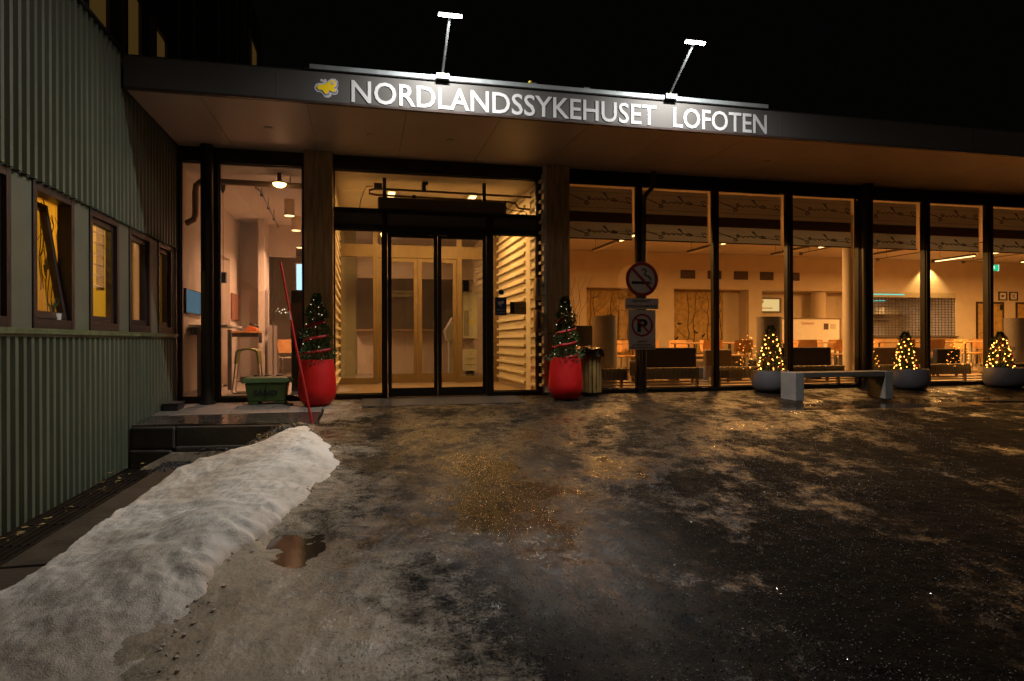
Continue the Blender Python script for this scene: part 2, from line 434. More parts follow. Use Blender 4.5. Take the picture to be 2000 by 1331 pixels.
def snow_mat():
    m = mat('old_granular_snow', (.74, .70, .66), .6, 0, .08, 5, .0, 60)
    t = m.node_tree; b = t.nodes['Principled BSDF']; N = t.nodes.new; L = t.links.new
    tc = N('ShaderNodeTexCoord')
    n1 = N('ShaderNodeTexNoise'); n1.inputs['Scale'].default_value = 140; n1.inputs['Detail'].default_value = 4
    n2 = N('ShaderNodeTexNoise'); n2.inputs['Scale'].default_value = 18; n2.inputs['Detail'].default_value = 5
    L(tc.outputs['Object'], n1.inputs['Vector']); L(tc.outputs['Object'], n2.inputs['Vector'])
    ad = N('ShaderNodeMath'); ad.operation = 'MULTIPLY_ADD'; ad.inputs[1].default_value = .45; L(n1.outputs['Fac'], ad.inputs[0]); L(n2.outputs['Fac'], ad.inputs[2])
    bp = N('ShaderNodeBump'); bp.inputs['Strength'].default_value = .7; bp.inputs['Distance'].default_value = .014
    L(ad.outputs[0], bp.inputs['Height']); L(bp.outputs[0], b.inputs['Normal'])
    # dirt: sparse brown stains and dark grit, plus painted falloff toward the camera
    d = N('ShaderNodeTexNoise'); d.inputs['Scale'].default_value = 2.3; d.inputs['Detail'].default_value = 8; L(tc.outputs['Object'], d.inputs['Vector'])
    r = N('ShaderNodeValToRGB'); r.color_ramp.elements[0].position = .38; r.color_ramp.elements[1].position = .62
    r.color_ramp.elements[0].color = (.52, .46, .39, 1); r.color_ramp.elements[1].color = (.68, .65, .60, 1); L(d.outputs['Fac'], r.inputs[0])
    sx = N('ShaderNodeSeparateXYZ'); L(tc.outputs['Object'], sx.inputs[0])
    dm = N('ShaderNodeMapRange'); dm.inputs[1].default_value = 4.2; dm.inputs[2].default_value = 2.0; dm.inputs[3].default_value = .0; dm.inputs[4].default_value = .75; L(sx.outputs['Y'], dm.inputs[0])  # browner at low Y: weaker lamp light painted into the snow colour
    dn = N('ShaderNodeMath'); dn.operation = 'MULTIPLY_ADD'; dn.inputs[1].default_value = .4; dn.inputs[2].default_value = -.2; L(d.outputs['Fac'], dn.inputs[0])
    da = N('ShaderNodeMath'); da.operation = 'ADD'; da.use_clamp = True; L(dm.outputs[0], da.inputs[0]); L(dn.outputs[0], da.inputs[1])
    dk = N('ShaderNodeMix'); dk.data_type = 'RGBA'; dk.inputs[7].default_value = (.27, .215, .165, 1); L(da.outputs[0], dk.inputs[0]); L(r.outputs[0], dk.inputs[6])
    g = N('ShaderNodeTexNoise'); g.inputs['Scale'].default_value = 110; g.inputs['Detail'].default_value = 2; L(tc.outputs['Object'], g.inputs['Vector'])
    gr = N('ShaderNodeMapRange'); gr.inputs[1].default_value = .70; gr.inputs[2].default_value = .76; L(g.outputs['Fac'], gr.inputs[0])
    mx = N('ShaderNodeMix'); mx.data_type = 'RGBA'; mx.inputs[7].default_value = (.08, .06, .045, 1)
    L(gr.outputs[0], mx.inputs[0]); L(dk.outputs[2], mx.inputs[6]); L(mx.outputs[2], b.inputs['Base Color'])
    b.inputs['Subsurface Weight'].default_value = .25
    b.inputs['Subsurface Radius'].default_value = (.03, .025, .02)
    return m
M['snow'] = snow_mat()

# lettering
def text_polys(s, bold=.0):
    c = bpy.data.curves.new('lettering', 'FONT'); c.body = s; c.size = 1; c.offset = bold; c.resolution_u = 3; c.fill_mode = 'FRONT'
    o = bpy.data.objects.new('lettering', c); col.objects.link(o)
    dg = bpy.context.evaluated_depsgraph_get()
    me = bpy.data.meshes.new_from_object(o.evaluated_get(dg))
    vs = [tuple(v.co) for v in me.vertices]; fs = [tuple(p.vertices) for p in me.polygons]
    bpy.data.objects.remove(o); bpy.data.curves.remove(c); bpy.data.meshes.remove(me)
    return vs, fs
def text_on(s, x0, x1, z0, z1, y, m, parent, name='lettering', bold=.0, axis='y', depth=.002):
    """flat print on a surface facing the street (-Y); fits the box x0..x1, z0..z1"""
    vs, fs = text_polys(s, bold)
    ax = min(v[0] for v in vs); bx = max(v[0] for v in vs); az = min(v[1] for v in vs); bz = max(v[1] for v in vs)
    P = [((v[0]-ax)/(bx-ax)*(x1-x0)+x0, y, (v[1]-az)/(bz-az)*(z1-z0)+z0) for v in vs]
    mb = MB(); mb.add(P, fs)
    me_o = mb.build(name, m, parent)
    return me_o
# ================================================================== GROUND
YF = 9.30          # glass front
XW = -2.40         # green wall plane
YC = 7.23          # canopy edge
def G(y): return -.044*(9.3-y) if y < 9.3 else 0.0
def lerp(a, b, t): return a+(b-a)*t
def interp(tab, y):
    tab = sorted(tab)
    if y <= tab[0][0]: return tab[0][1]
    for (a, va), (b, vb) in zip(tab, tab[1:]):
        if y <= b: return lerp(va, vb, (y-a)/(b-a))
    return tab[-1][1]
def sm(t): t = max(0, min(1, t)); return t*t*(3-2*t)
SNOW_R = [(-2, -.40), (1.2, -.50), (2.29, -.60), (2.57, -.64), (2.87, -.66), (3.28, -.68), (3.57, -.565), (4.07, -.44), (4.57, -.33), (5.13, -.19), (5.6, -.22), (6.02, -.30), (6.5, -.42), (7.04, -.56)]
SNOW_L = [(-2, -1.77), (3.7, -1.754), (4.2, -1.74), (5.0, -1.756), (5.9, -1.731), (6.2, -1.656), (6.5, -1.519), (6.6, -1.318), (6.8, -1.124), (7.0, -.712), (7.06, -.60)]
SNOW_LZ = [(-2, -.42), (3.7, -.403), (5.0, -.406), (5.9, -.396), (6.2, -.343), (6.5, -.289), (6.6, -.26), (6.8, -.24), (7.0, -.137), (7.06, -.11)]
# level melt-water pools: centre x, y, half sizes, water level
POOLS = [(cx, cy, rx, ry, G(cy-1.7*ry)-.004) for cx, cy, rx, ry in ((-.34, 3.60, .12, .27), (7.3, 7.45, 1.75, .26), (9.9, 7.6, .8, .18))]
def pool_mask(x, y):
    best = (0, 0)
    for cx, cy, rx, ry, z in POOLS:
        a = math.hypot((x-cx)/rx, (y-cy)/ry)
        if a < 1.7:
            t = sm((1.7-a)/.75)
            if t > best[0]: best = (t, z)
    return best
def terrain(x, y):
    z = G(y)
    if y >= 7.30 and x < -.48: z = -.36
    elif x < -.3 and y < 7.4:
        xr = interp(SNOW_R, y) - .10
        z = lerp(z, -.50, sm((xr-x)/max(.3, xr+1.72)))
    n = noise.fractal(Vector((x*1.6, y*1.6, 0)), 1.0, 2.0, 5)
    n2 = noise.fractal(Vector((x*7, y*7, 3.3)), 1.0, 2.0, 3)
    amp = 1 if y < 8.2 else max(.15, (9.3-y)/1.1)
    rut = noise.fractal(Vector(((x-.3*(y-2))*3.4, y*.42, 6)), 1.0, 2.0, 4)
    n3 = noise.fractal(Vector((x*16, y*11, 9)), 1.0, 2.0, 3) if -1 < x < 12 and 1 < y < 9 else 0
    d = (.010*n + .005*n2 + .009*rut + .0045*n3)*amp
    t, pz = pool_mask(x, y)
    z = z + d
    if t > 0: z = lerp(z, pz-.008+.016*noise.fractal(Vector((x*4.5, y*4.5, 8)), 1, 2, 5)*(2.0 if x < 0 else 1.0), t)
    if y > 9.25: z = -.25
    return z
def lines(a, b, step, far):
    L = []
    x = a
    while x < b: L.append(x); x += step
    L.append(b)
    for k in far: L.append(k)
    return sorted(L)
xs = lines(-1.96, -.8, .05, []) + lines(-.78, 3.6, .024, []) + lines(3.65, 12, .06, [])
xs = sorted(xs + [-2.45, -2.9, -4, -8, -20, -60, 12.6, 14, 17, 22, 30, 45, 90])
ys = sorted(lines(1.5, 4.6, .024, []) + lines(4.64, 9.2, .05, []) + [9.24, 9.27, 9.6, 12, 20, 40, 90, 160, 1.1, .8, .3, -.5, -2, -5, -12, -30, -80])
V = []; Fc = []
for y in ys:
    for x in xs:
        z = terrain(x, y) if x > -1.97 else (-.62 if y < 7.6 else -.36)
        if x < -1.97 and y >= 9.25: z = -.25
        V.append((x, y, z))
nx = len(xs)
for j in range(len(ys)-1):
    for i in range(nx-1):
        Fc.append((j*nx+i, j*nx+i+1, (j+1)*nx+i+1, (j+1)*nx+i))
mb = MB(); mb.add(V, Fc)
g = mb.build('icy_asphalt_ground', M['ground'], None, smooth=True)
tag(g, kind='structure')

for k, (cx, cy, rx, ry, z) in enumerate(POOLS):
    mb = MB(); n = 72; vs = [(cx, cy, z)]
    for i in range(n):
        a = 2*math.pi*i/n
        q = 1.45
        vs.append((cx+rx*q*math.cos(a), cy+ry*q*math.sin(a), z))
    mb.add(vs, [(0, 1+i, 1+(i+1) % n) for i in range(n)])
    tag(mb.build('melt_water_puddle', M['water'], None), kind='structure')

# ---- snow bank
snow_pts = {}
mb = MB(); vs = []; fs = []
STEP = .02
NX = 96; NY = 375
idx = {}
for j in range(NY):
    y = -.35 + j*STEP
    xl = interp(SNOW_L, y) + .035*noise.fractal(Vector((0, y*2.2, 9)), 1, 2, 4)
    xr = interp(SNOW_R, y) + .06*noise.fractal(Vector((4, y*4.2, 2)), 1, 2, 6)
    zl = interp(SNOW_LZ, y)
    if y > 7.07 or xr - xl < .02: continue
    scarp = .045*sm((y-2.6)/.5)*sm((4.6-y)/.9) + .03*sm((y-2.7)/1.0) + .012
    zr = G(y)
    for i in range(NX):
        t = i/(NX-1)
        t = sm(t)*.35 + t*.65
        x = lerp(xl, xr, t)
        top = zr + scarp + .022*sm((y-4)/2)
        zz = lerp(zl, top, sm(min(1, t*1.12))**.85)
        # ripples of melted snow, running slantwise
        u = x*.87 + y*.5; q = -x*.5 + y*.87
        zz += .018*noise.fractal(Vector((u*5.5, q*1.9, 4)), 1, 2, 5) + .02*noise.noise(Vector((x*1.7, y*1.2, 7)))
        zz += .007*noise.fractal(Vector((x*15, y*15, 1)), 1, 2, 3) + .004*noise.fractal(Vector((x*42, y*42, 5)), 1, 2, 3)
        cr = sm((t-.62)/.3); zz += cr*(.012*noise.fractal(Vector((x*11, y*11, 6)), 1, 2, 4) - .01*abs(noise.noise(Vector((x*26, y*26, 2)))))
        # hollows like old footprints
        for hx, hy, hr, hd in ((-.80, 2.62, .11, .03), (-.72, 2.95, .08, .02), (-1.05, 3.7, .12, .02), (-.95, 2.2, .14, .03), (-1.3, 3.1, .15, .02), (-.52, 5.9, .1, .03)):
            dd = ((x-hx)**2+(y-hy)**2)/(hr*hr)
            if dd < 4: zz -= hd*math.exp(-dd*1.4)
        wid = xr-xl
        er = (1-t)*wid
        ed = .10 + .06*noise.noise(Vector((1, y*9, 3))) + .40*sm((3.2-y)/.6) + .10*sm((y-4.4)/.6)
        if er < ed:
            zz = lerp(terrain(xr, y)-.012, zz, math.sqrt(max(0, min(1, er/ed))))
        el = t*wid
        if el < .05: zz = lerp(-.56 if y < 6.2 else zl-.12, zz, math.sqrt(el/.05))
        idx[(i, j)] = len(vs); vs.append((x, y, zz))
for j in range(NY-1):
    for i in range(NX-1):
        k = [(i, j), (i+1, j), (i+1, j+1), (i, j+1)]
        if all(q in idx for q in k): fs.append(tuple(idx[q] for q in k))
mb.add(vs, fs)
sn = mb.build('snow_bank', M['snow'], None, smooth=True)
tag(sn, kind='structure')

# crumbs of crusted snow along the melting edge
mb = MB(); rc = random.Random(17)
for k in range(230):
    y = rc.uniform(2.0, 6.9); x = interp(SNOW_R, y) + abs(rc.gauss(0, .06)) - .08
    r = rc.uniform(.003, .011)
    z = terrain(x, y)
    mb.M = Matrix.Translation((x, y, z+r*.4)) @ Matrix.Rotation(rc.random()*6, 4, 'Z') @ Matrix.Rotation(rc.uniform(-.6, .6), 4, 'X') @ Matrix.Diagonal((r*rc.uniform(.8, 1.5), r*rc.uniform(.8, 1.3), r*rc.uniform(.6, 1), 1))
    mb.add([(1,0,0),(-1,.1,0),(0,1,.1),(.1,-1,0),(0,0,1),(0,.1,-1),(.6,.6,.5),(-.6,.5,.55),(-.55,-.6,.5),(.6,-.55,.5)], [(4,6,7),(4,7,8),(4,8,9),(4,9,6),(6,0,2),(7,6,2),(7,2,1),(8,7,1),(8,1,3),(9,8,3),(9,3,0),(6,9,0),(0,5,2),(2,5,1),(1,5,3),(3,5,0)])
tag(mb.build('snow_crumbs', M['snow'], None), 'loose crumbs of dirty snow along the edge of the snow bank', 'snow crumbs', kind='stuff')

# ---- kerb, drain grate along the green wall
mb = MB()
for k in range(9):
    y0 = -1.9 + k*1.0
    y1 = min(y0+.99, 7.02)
    mb.box(-1.96, y0, -.75, -1.70, y1, -.435 - .004*(k % 3))
o = mb.build('concrete_kerb', M['kerb'], None, bevel=.008); tag(o, kind='structure')
dr = thing('drain_grate', 'long rusty drain grate in the trench beside the green wall', 'drain grate', (-2.17, 5, -.52))
for x in (-2.385, -2.335, -2.285, -2.235, -2.185, -2.135, -2.085, -2.035, -1.985):
    mb = MB(); mb.box(x-.006, -1.5, -.535, x+.006, 7.35, -.505); mb.build('grate_bar', M['grate'], dr)
for k in range(18):
    y = -1.2+k*.5
    mb = MB(); mb.box(-2.395, y, -.540, -1.965, y+.015, -.512); mb.build('cross_bar', M['grate'], dr)
# loose wet pebbles and leaves in the hollow by the retaining wall
mb = MB()
for k in range(900):
    t = random.random()
    x = lerp(-2.0, -.55, t); y = 7.36 - random.random()*.62*(1-.5*t)
    z = max(terrain(x, y), -.5) + lerp(.03, .0, t)
    if x < -1.7: z = -.45
    r = .008+.016*random.random()
    mb.M = Matrix.Translation((x, y, z+r*.3)) @ Matrix.Rotation(random.random()*6, 4, 'Z') @ Matrix.Diagonal((r*1.3, r, r*.7, 1))
    mb.add([(1,0,0),(-1,0,0),(0,1,0),(0,-1,0),(0,0,1),(0,0,-1)], [(0,2,4),(2,1,4),(1,3,4),(3,0,4),(2,0,5),(1,2,5),(3,1,5),(0,3,5)])
tag(mb.build('pebbles', M['pebble'], None), 'wet dark pebbles in the hollow under the paved step', 'pebbles', kind='stuff')
mb = MB()
for k in range(70):
    x = random.uniform(-2.36, -.8) if k > 40 else random.uniform(-2.38, -2.2)
    y = random.uniform(6.8, 7.3) if k > 40 else random.uniform(4.2, 7.2)
    z = (max(terrain(x, y), -.49)+.05) if k > 40 else -.497
    mb.M = Matrix.Translation((x, y, z)) @ Matrix.Rotation(random.random()*6, 4, 'Z') @ Matrix.Rotation(random.uniform(-.6, .6), 4, 'X')
    s = random.uniform(.015, .035)
    mb.add([(-s, 0, 0), (0, s*.35, .003), (s, 0, 0), (0, -s*.35, .003)], [(0, 1, 2, 3)])
tag(mb.build('dead_leaves', M['leaf_yellow'], None), 'scattered dead leaves along the foot of the green wall', 'leaves', kind='stuff')
# grit strewn on the ice (real stones, too small to count)
mb = MB()
for k in range(9000):
    y = 1.7 + 7.2*random.random()**1.6
    x = random.uniform(-.4, 1.0)*1.0 + random.random()*y*1.0
    if x < interp(SNOW_R, y)+.05: continue
    if noise.noise(Vector((x*1.7, y*1.1, 5))) < random.uniform(-.5, .35): continue
    r = random.uniform(.0015, .0042)
    z = terrain(x, y)
    mb.M = Matrix.Translation((x, y, z+r*.4)) @ Matrix.Rotation(random.random()*6, 4, 'Z') @ Matrix.Diagonal((r*1.3, r, r, 1))
    mb.add([(1,0,0),(-.5,.9,0),(-.5,-.9,0),(0,0,1)], [(0,1,3),(1,2,3),(2,0,3)])
tag(mb.build('grit', M['pebble'], None), 'fine dark grit strewn over the icy drive', 'grit', kind='stuff')

mb = MB()
for k in range(34000):
    y = 1.7 + 7.2*random.random()**1.9
    x = random.uniform(-.5, 1.0) + (random.random()**1.25)*y*1.0
    if x < interp(SNOW_R, y)+.03: continue
    if noise.noise(Vector((x*1.5, y*.9, 2))) < random.uniform(-.6, .5): continue
    r = random.uniform(.0015, .0040)
    z = terrain(x, y)
    mb.M = Matrix.Translation((x, y, z+r*.3)) @ Matrix.Rotation(random.random()*6, 4, 'Z') @ Matrix.Rotation(random.uniform(-.8, .8), 4, 'X') @ Matrix.Diagonal((r*1.3, r, r, 1))
    mb.add([(1,0,0),(-.5,.9,0),(-.5,-.9,0),(0,0,1)], [(0,1,3),(1,2,3),(2,0,3)])
tag(mb.build('glint_grains', M['ice_grain'], None), 'pale ice grains coloured to stand for glints on the drive', 'ice grains', kind='stuff')

# ---- paved forecourt with single pavers
pav = MB()
pav.prism([(-2.395, 7.56), (-.50, 7.345), (-.50, 9.235), (-2.395, 9.235)], -.60, -.115, 'z')
pavement = pav.build('paved_forecourt', M['concrete_dark'], None); tag(pavement, kind='structure')
cnt = 0
pm = {}
def paver(x0, y0, x1, y1, m):
    global cnt
    key = (round(x1-x0, 3), round(y1-y0, 3), m.name)
    if key not in pm:
        mb = MB(); a = (x1-x0)/2; b = (y1-y0)/2
        mb.box(-a+.004, -b+.004, -.055, a-.004, b-.004, 0)
        o = mb.build('paver', m, None, bevel=.004); pm[key] = o.data
        o.parent = pavement
    else:
        o = bpy.data.objects.new('paver', pm[key]); col.objects.link(o); o.parent = pavement
        md = o.modifiers.new('bevel', 'BEVEL'); md.width = .004; md.segments = 2; md.limit_method = 'ANGLE'
    yc = (y0+y1)/2
    o.location = ((x0+x1)/2, yc, G(yc)-.004+random.uniform(-.0025, .0025))
    o.rotation_euler = (math.atan(.044)+random.uniform(-.003, .003), random.uniform(-.004, .004), 0)
    cnt += 1
row = 0
y = 9.235
while y > 7.40:
    x = -2.39 + (.21 if row % 2 else 0)
    yb = y-.21
    if row % 2: paver(-2.39, yb, -2.18, y, M['paver_dry' if y > 8.2 else 'paver'])
    while x < 2.9:
        fy = lerp(7.56, 7.345, (x+2.395)/1.9)
        lim = -.5 if yb < 8.25 else 2.9
        if yb > fy-.12 and x+.41 <= lim+.3:
            paver(x, max(yb, fy), min(x+.42, lim) if x < lim-.05 else x+.42, y, M['paver_dry' if (y > 8.25) else 'paver'])
        x += .42
    y -= .21; row += 1
# concrete retaining wall with two blocks at the green wall
rw = thing('retaining_wall', 'low damp concrete retaining wall carrying the paved forecourt', 'retaining wall', (-1.4, 7.4, -.5))
mb = MB(); mb.prism([(-1.93, 7.44), (-.52, 7.285), (-.52, 7.335), (-1.93, 7.50)], -.55, -.098, 'z'); mb.build('wall_slab', M['concrete_dark'], rw, bevel=.012)
mb = MB(); mb.prism([(-2.385, 7.50), (-1.935, 7.40), (-1.935, 7.49), (-2.385, 7.56)], -.325, -.094, 'z'); mb.build('concrete_block', M['concrete_dark'], rw, bevel=.02)
mb = MB(); mb.prism([(-2.385, 7.47), (-1.96, 7.37), (-1.96, 7.49), (-2.385, 7.56)], -.56, -.332, 'z'); mb.build('concrete_block', M['concrete_dark'], rw, bevel=.02)
mb = MB(); mb.prism([(-1.93, 7.40), (-1.2, 7.33), (-1.2, 7.44), (-1.93, 7.49)], -.56, -.30, 'z'); mb.build('footing', M['concrete_dark'], rw, bevel=.02)
# entrance grating mat let into the paving
mt = thing('entrance_mat', 'dark ribbed metal doormat set in paving before the glass doors', 'doormat', (1.0, 8.85, G(8.85)))
mt.rotation_euler = (0, 0, 0)
mb = MB(); mb.add([(-.02, 8.42, G(8.42)+.004), (2.17, 8.42, G(8.42)+.004), (2.17, 9.2, .0), (-.02, 9.2, .0)], [(0, 1, 2, 3)]); mb.build('mat_tray', M['black_metal'], mt)
for a, b in ((-.015, 1.07), (1.08, 2.165)):
    mb = MB()
    for k in range(38):
        y = 8.43+k*.02
        mb.box(a, y, G(y)+.005, b, y+.011, G(y)+.012)
    mb.build('mat_ribs', M['steel_dark'], mt)

# ================================================================== GREEN OFFICE BUILDING
gb = thing('green_clad_building', 'green corrugated metal building with a row of brown windows on the left', 'building', (XW, 5, -.5))
def corrugated(name, y0, y1, z0, z1, x, m, parent, pitch=.115, depth=.033, out=1):
    prof = []
    y = y0
    while y < y1:
        for dy, dx in ((0, 0), (.040, 0), (.056, depth), (.099, depth)):
            prof.append((x+out*dx, min(y+dy, y1)))
        y += pitch
    mb = MB()
    n = len(prof)
    vs = [(px, py, z0) for px, py in prof] + [(px, py, z1) for px, py in prof]
    mb.add(vs, [(i, i+1, n+i+1, n+i) for i in range(n-1)])
    # sheet thickness: back side
    vs = [(px-.004, py, z0) for px, py in prof] + [(px-.004, py, z1) for px, py in prof]
    mb.add(vs, [(i, n+i, n+i+1, i+1) for i in range(n-1)])
    mb.add([(px-k, py, z0) for px, py in prof for k in (0, .004)], [(2*i, 2*i+1, 2*i+3, 2*i+2) for i in range(n-1)])
    return mb.build(name, m, parent)
corrugated('lower_cladding', -1.5, 9.26, -.51, .868, XW-.022, M['green'], gb)
corrugated('upper_cladding', -1.5, 7.215, 2.02, 3.72, XW+.002, M['green'], gb)
corrugated('shaded_cladding', 7.2175, 9.26, 2.02, 3.37, XW+.002, M['green'], gb)
mb = MB(); mb.box(XW-.018, 7.462, -.50, XW+.012, 7.478, .84); mb.build('shadow_line', M['black_metal'], gb)  # black strip painting in a thin upright shadow line
mb = MB(); mb.box(XW-.30, -1.5, -.60, XW-.03, 9.26, .86); mb.build('base_wall', M['concrete_dark'], gb)
mb = MB(); mb.box(XW-.30, -1.5, 2.03, XW-.005, 9.26, 3.72); mb.build('wall', M['green_flat'], gb)
mb = MB(); mb.box(XW-.26, -1.5, .885, XW+.045, 9.25, .905); mb.box(XW+.035, -1.5, .862, XW+.045, 9.25, .885); mb.build('window_sill_strip', M['moss'], gb, bevel=.002)
mb = MB(); mb.box(XW-.02, -1.5, .842, XW+.02, 9.25, .861); mb.build('sill_flashing', M['green_flat'], gb)
mb = MB(); mb.box(XW-.06, -1.5, 3.72, XW+.06, 7.215, 3.75); mb.build('drip_flashing', M['black_metal'], gb)
WIN = [(2.55, 3.24), (3.53, 4.23), (4.52, 5.21), (5.517, 6.233), (6.553, 7.275), (7.57, 8.285), (8.557, 9.139)]
edges = [-1.5] + [e for wv in WIN for e in wv] + [9.25]
for k in range(0, len(edges), 2):
    mb = MB(); mb.box(XW-.10, edges[k]+.004, .906, XW-.012, edges[k+1]-.004, 2.019)
    mb.build('wall_panel', M['green_flat'], gb, bevel=.002)
for k, (a, b) in enumerate(WIN):
    wn = bpy.data.objects.new('window', None); col.objects.link(wn); wn.parent = gb; wn.location = Vector((XW-.05, (a+b)/2, .92)) - gb.location
    mb = MB(); mb.frame_x(a+.003, .907, b-.003, 2.018, XW-.11, XW-.002, .06, .075); mb.build('frame', M['brown_wood'], wn, bevel=.003)
    hinge = Vector((XW-.06, (a+b)/2, .985))
    Mx = Matrix.Translation(hinge) @ Matrix.Rotation(R(-8.5) if k == 3 else 0, 4, 'Y') @ Matrix.Translation(-hinge)
    mb = MB(Mx); mb.frame_x(a+.066, .985, b-.066, 1.955, XW-.085, XW-.035, .05, .06); mb.build('sash', M['brown_wood'], wn, bevel=.003)
    mb = MB(Mx); mb.box(XW-.066, a+.114, 1.043, XW-.058, b-.114, 1.907); mb.build('pane', M['glass_old'], wn)
    if k == 3:
        mb = MB(Mx); mb.box(XW-.115, b-.105, 1.42, XW-.09, b-.085, 1.50); mb.tube([(XW-.10, b-.095, 1.46), (XW-.125, b-.095, 1.46), (XW-.125, b-.095, 1.37)], .008); mb.build('handle', M['steel_dark'], wn)
# rooms behind
def room(x0, x1, y0, y1, z0, z1, m, parent, floor_m=None):
    mb = MB(); mb.box(x0-.05, y0-.04, z0, x0, y1+.04, z1); mb.build('room_back_wall', m, parent)
    for yy in (y0-.04, y1):
        mb = MB(); mb.box(x0, yy, z0, x1, yy+.04, z1); mb.build('room_partition', m, parent)
    mb = MB(); mb.box(x0-.05, y0-.04, z0-.06, x1, y1+.04, z0); mb.build('room_floor', floor_m or M['floor_oak'], parent)
    mb = MB(); mb.box(x0-.05, y0-.04, z1, x1, y1+.04, z1+.06); mb.build('room_ceiling', M['ceil'], parent)
X1 = XW-.115
room(X1-2.2, X1, 5.40, 7.40, .0, 2.35, M['wall_yellow'], gb)
room(X1-2.2, X1, 7.50, 9.20, .0, 2.35, M['wall_yellow'], gb)
room(X1-2.2, X1, 1.00, 5.30, .0, 2.35, M['wall_yellow'], gb)
lamp('office_light', 'AREA', (X1-.9, 6.5, 2.3), 55, (1.0, .60, .10), .5, 1.2)
lamp('office_light', 'AREA', (X1-.9, 8.3, 2.3), 9.0, (1.0, .55, .12), .3, .6)
for (lx, ly, lab, sx, sy) in ((X1-.9, 6.5, 'lit ceiling panel in the yellow office behind the tilted window', .55, 1.25), (X1-.9, 8.3, 'small dim ceiling lamp in the darker office near the glass front', .35, .65)):
    t = thing('office_ceiling_lamp', lab, 'ceiling lamp', (lx, ly, 2.31))
    mb = MB(); mb.box(lx-sx/2, ly-sy/2, 2.312, lx+sx/2, ly+sy/2, 2.348); mb.build('housing', M['white'], t)
# curtain with a printed twig pattern behind the tilted window
ct = thing('patterned_curtain', 'yellow curtain printed with bare twigs behind the tilted office window', 'curtain', (X1-.13, 6.1, .95))
mb = MB(); n = 60; vs = []
for i in range(n+1):
    y = 5.78+.72*i/n
    x = X1-.13+.022*math.sin(i*.85)+.01*math.sin(i*.31)
    vs += [(x, y, .95), (x-.003, y, 2.22)]
mb.add(vs, [(2*i, 2*i+2, 2*i+3, 2*i+1) for i in range(n)]); mb.build('fabric', M['curtain'], ct, smooth=True)
mb = MB(); rnd = random.Random(3)
for k in range(9):
    y = rnd.uniform(5.82, 6.45); z = rnd.uniform(.95, 1.5); pts = []
    for q in range(9):
        pts.append((X1-.098, y+.02*math.sin(q*1.3+k)+.004*q*rnd.uniform(-1, 1), z+.09*q)); 
    mb.tube(pts, .004, 4)
    for q in (3, 5, 7): mb.tube([pts[q], (X1-.098, pts[q][1]+rnd.choice((-1, 1))*.06, pts[q][2]+.07)], .0025, 4)
mb.build('twig_print', M['branch'], ct)
# louvred shutter inside the third window, pots on the sill
lv = thing('slatted_blind', 'wooden slatted blind hanging inside the fully yellow office window', 'blind', (X1-.055, 7.08, 1.3))
for k in range(7):
    z = 1.36+k*.105
    mb = MB(Matrix.Translation((X1-.055, 7.08, z)) @ Matrix.Rotation(R(20), 4, 'Y')); mb.box(-.028, -.165, -.004, .028, .165, .004); mb.build('slat', M['slat'], lv)
for yy in (6.90, 7.247):
    mb = MB(); mb.box(X1-.09, yy, 1.32, X1-.02, yy+.015, 2.08); mb.build('side_rail', M['oak'], lv)
pt = thing('sill_plant', 'small white pot with green sprigs on the sill of the tilted window', 'potted plant', (X1+.06, 6.03, .906))
mb = MB(); mb.lathe([(.04, 0), (.055, .02), (.06, .13), (.052, .13), (.05, .02)], (X1+.03, 6.02, .906), 16); mb.build('pot', M['white'], pt, smooth=True)
mb = MB()
for k in range(12):
    a = k*.7; mb.tube([(X1+.03, 6.02, 1.0), (X1+.03+.02*math.cos(a), 6.02+.02*math.sin(a), 1.1), (X1+.03+.05*math.cos(a), 6.02+.05*math.sin(a), 1.14+.03*math.sin(k))], [.004, .006, .002], 5)
mb.build('leaves', M['needle'], pt)
# upper storey, dark boards with dim curtained windows
UP = [(4.4, 5.1), (5.5, 6.2), (6.58, 7.06), (7.58, 8.0), (8.56, 8.99), (11.2, 11.7)]
mb = MB(); mb.box(XW-.30, -1.5, 3.751, XW-.06, 17.2, 8.6); mb.build('upper_wall', M['dark_wall'], gb)
for k in range(22):
    y = -1.4+k*.85
    if any(a-.1 < y < b+.1 for a, b in UP): continue
    mb = MB(); mb.box(XW-.059, y, 3.80, XW-.035, y+.05, 8.5); mb.build('cover_batten', M['dark_wall'], gb)
for a, b in UP:
    wn = bpy.data.objects.new('upper_window', None); col.objects.link(wn); wn.parent = gb; wn.location = Vector((XW-.05, (a+b)/2, 3.8)) - gb.location
    mb = MB(); mb.frame_x(a-.07, 3.76, b+.07, 4.69, XW-.059, XW-.012, .07); mb.build('frame', M['brown_wood'], wn)
    mb = MB(); mb.box(XW-.055, a, 3.84, XW-.045, b, 4.61); mb.build('lit_pane', M['upper_win'], wn)
wn = bpy.data.objects.new('upper_window', None); col.objects.link(wn); wn.parent = gb; wn.location = Vector((XW-.05, 15.8, 7.1)) - gb.location
mb = MB(); mb.frame_x(15.3, 6.3, 16.4, 7.75, XW-.059, XW-.012, .07); mb.build('frame', M['brown_wood'], wn)
mb = MB(); mb.box(XW-.055, 15.38, 6.38, XW-.045, 16.32, 7.67); mb.build('lit_pane', M['upper_win'], wn)
# ================================================================== HOSPITAL ENTRANCE BUILDING (shell)
XE = 24.5
hb = thing('hospital_entrance_building', 'low hospital entrance building with long glass front under a flat canopy', 'building', (3, YF, 0))
def hpart(name, m, *boxes, parent=None, bevel=0):
    mb = MB()
    for b in boxes: mb.box(*b)
    return mb.build(name, m, parent or hb, bevel=bevel)
def sub(name, loc, parent=None):
    o = bpy.data.objects.new(name, None); col.objects.link(o); o.parent = parent or hb
    o.empty_display_size = .1
    o.location = Vector(loc) - (parent or hb).location
    return o
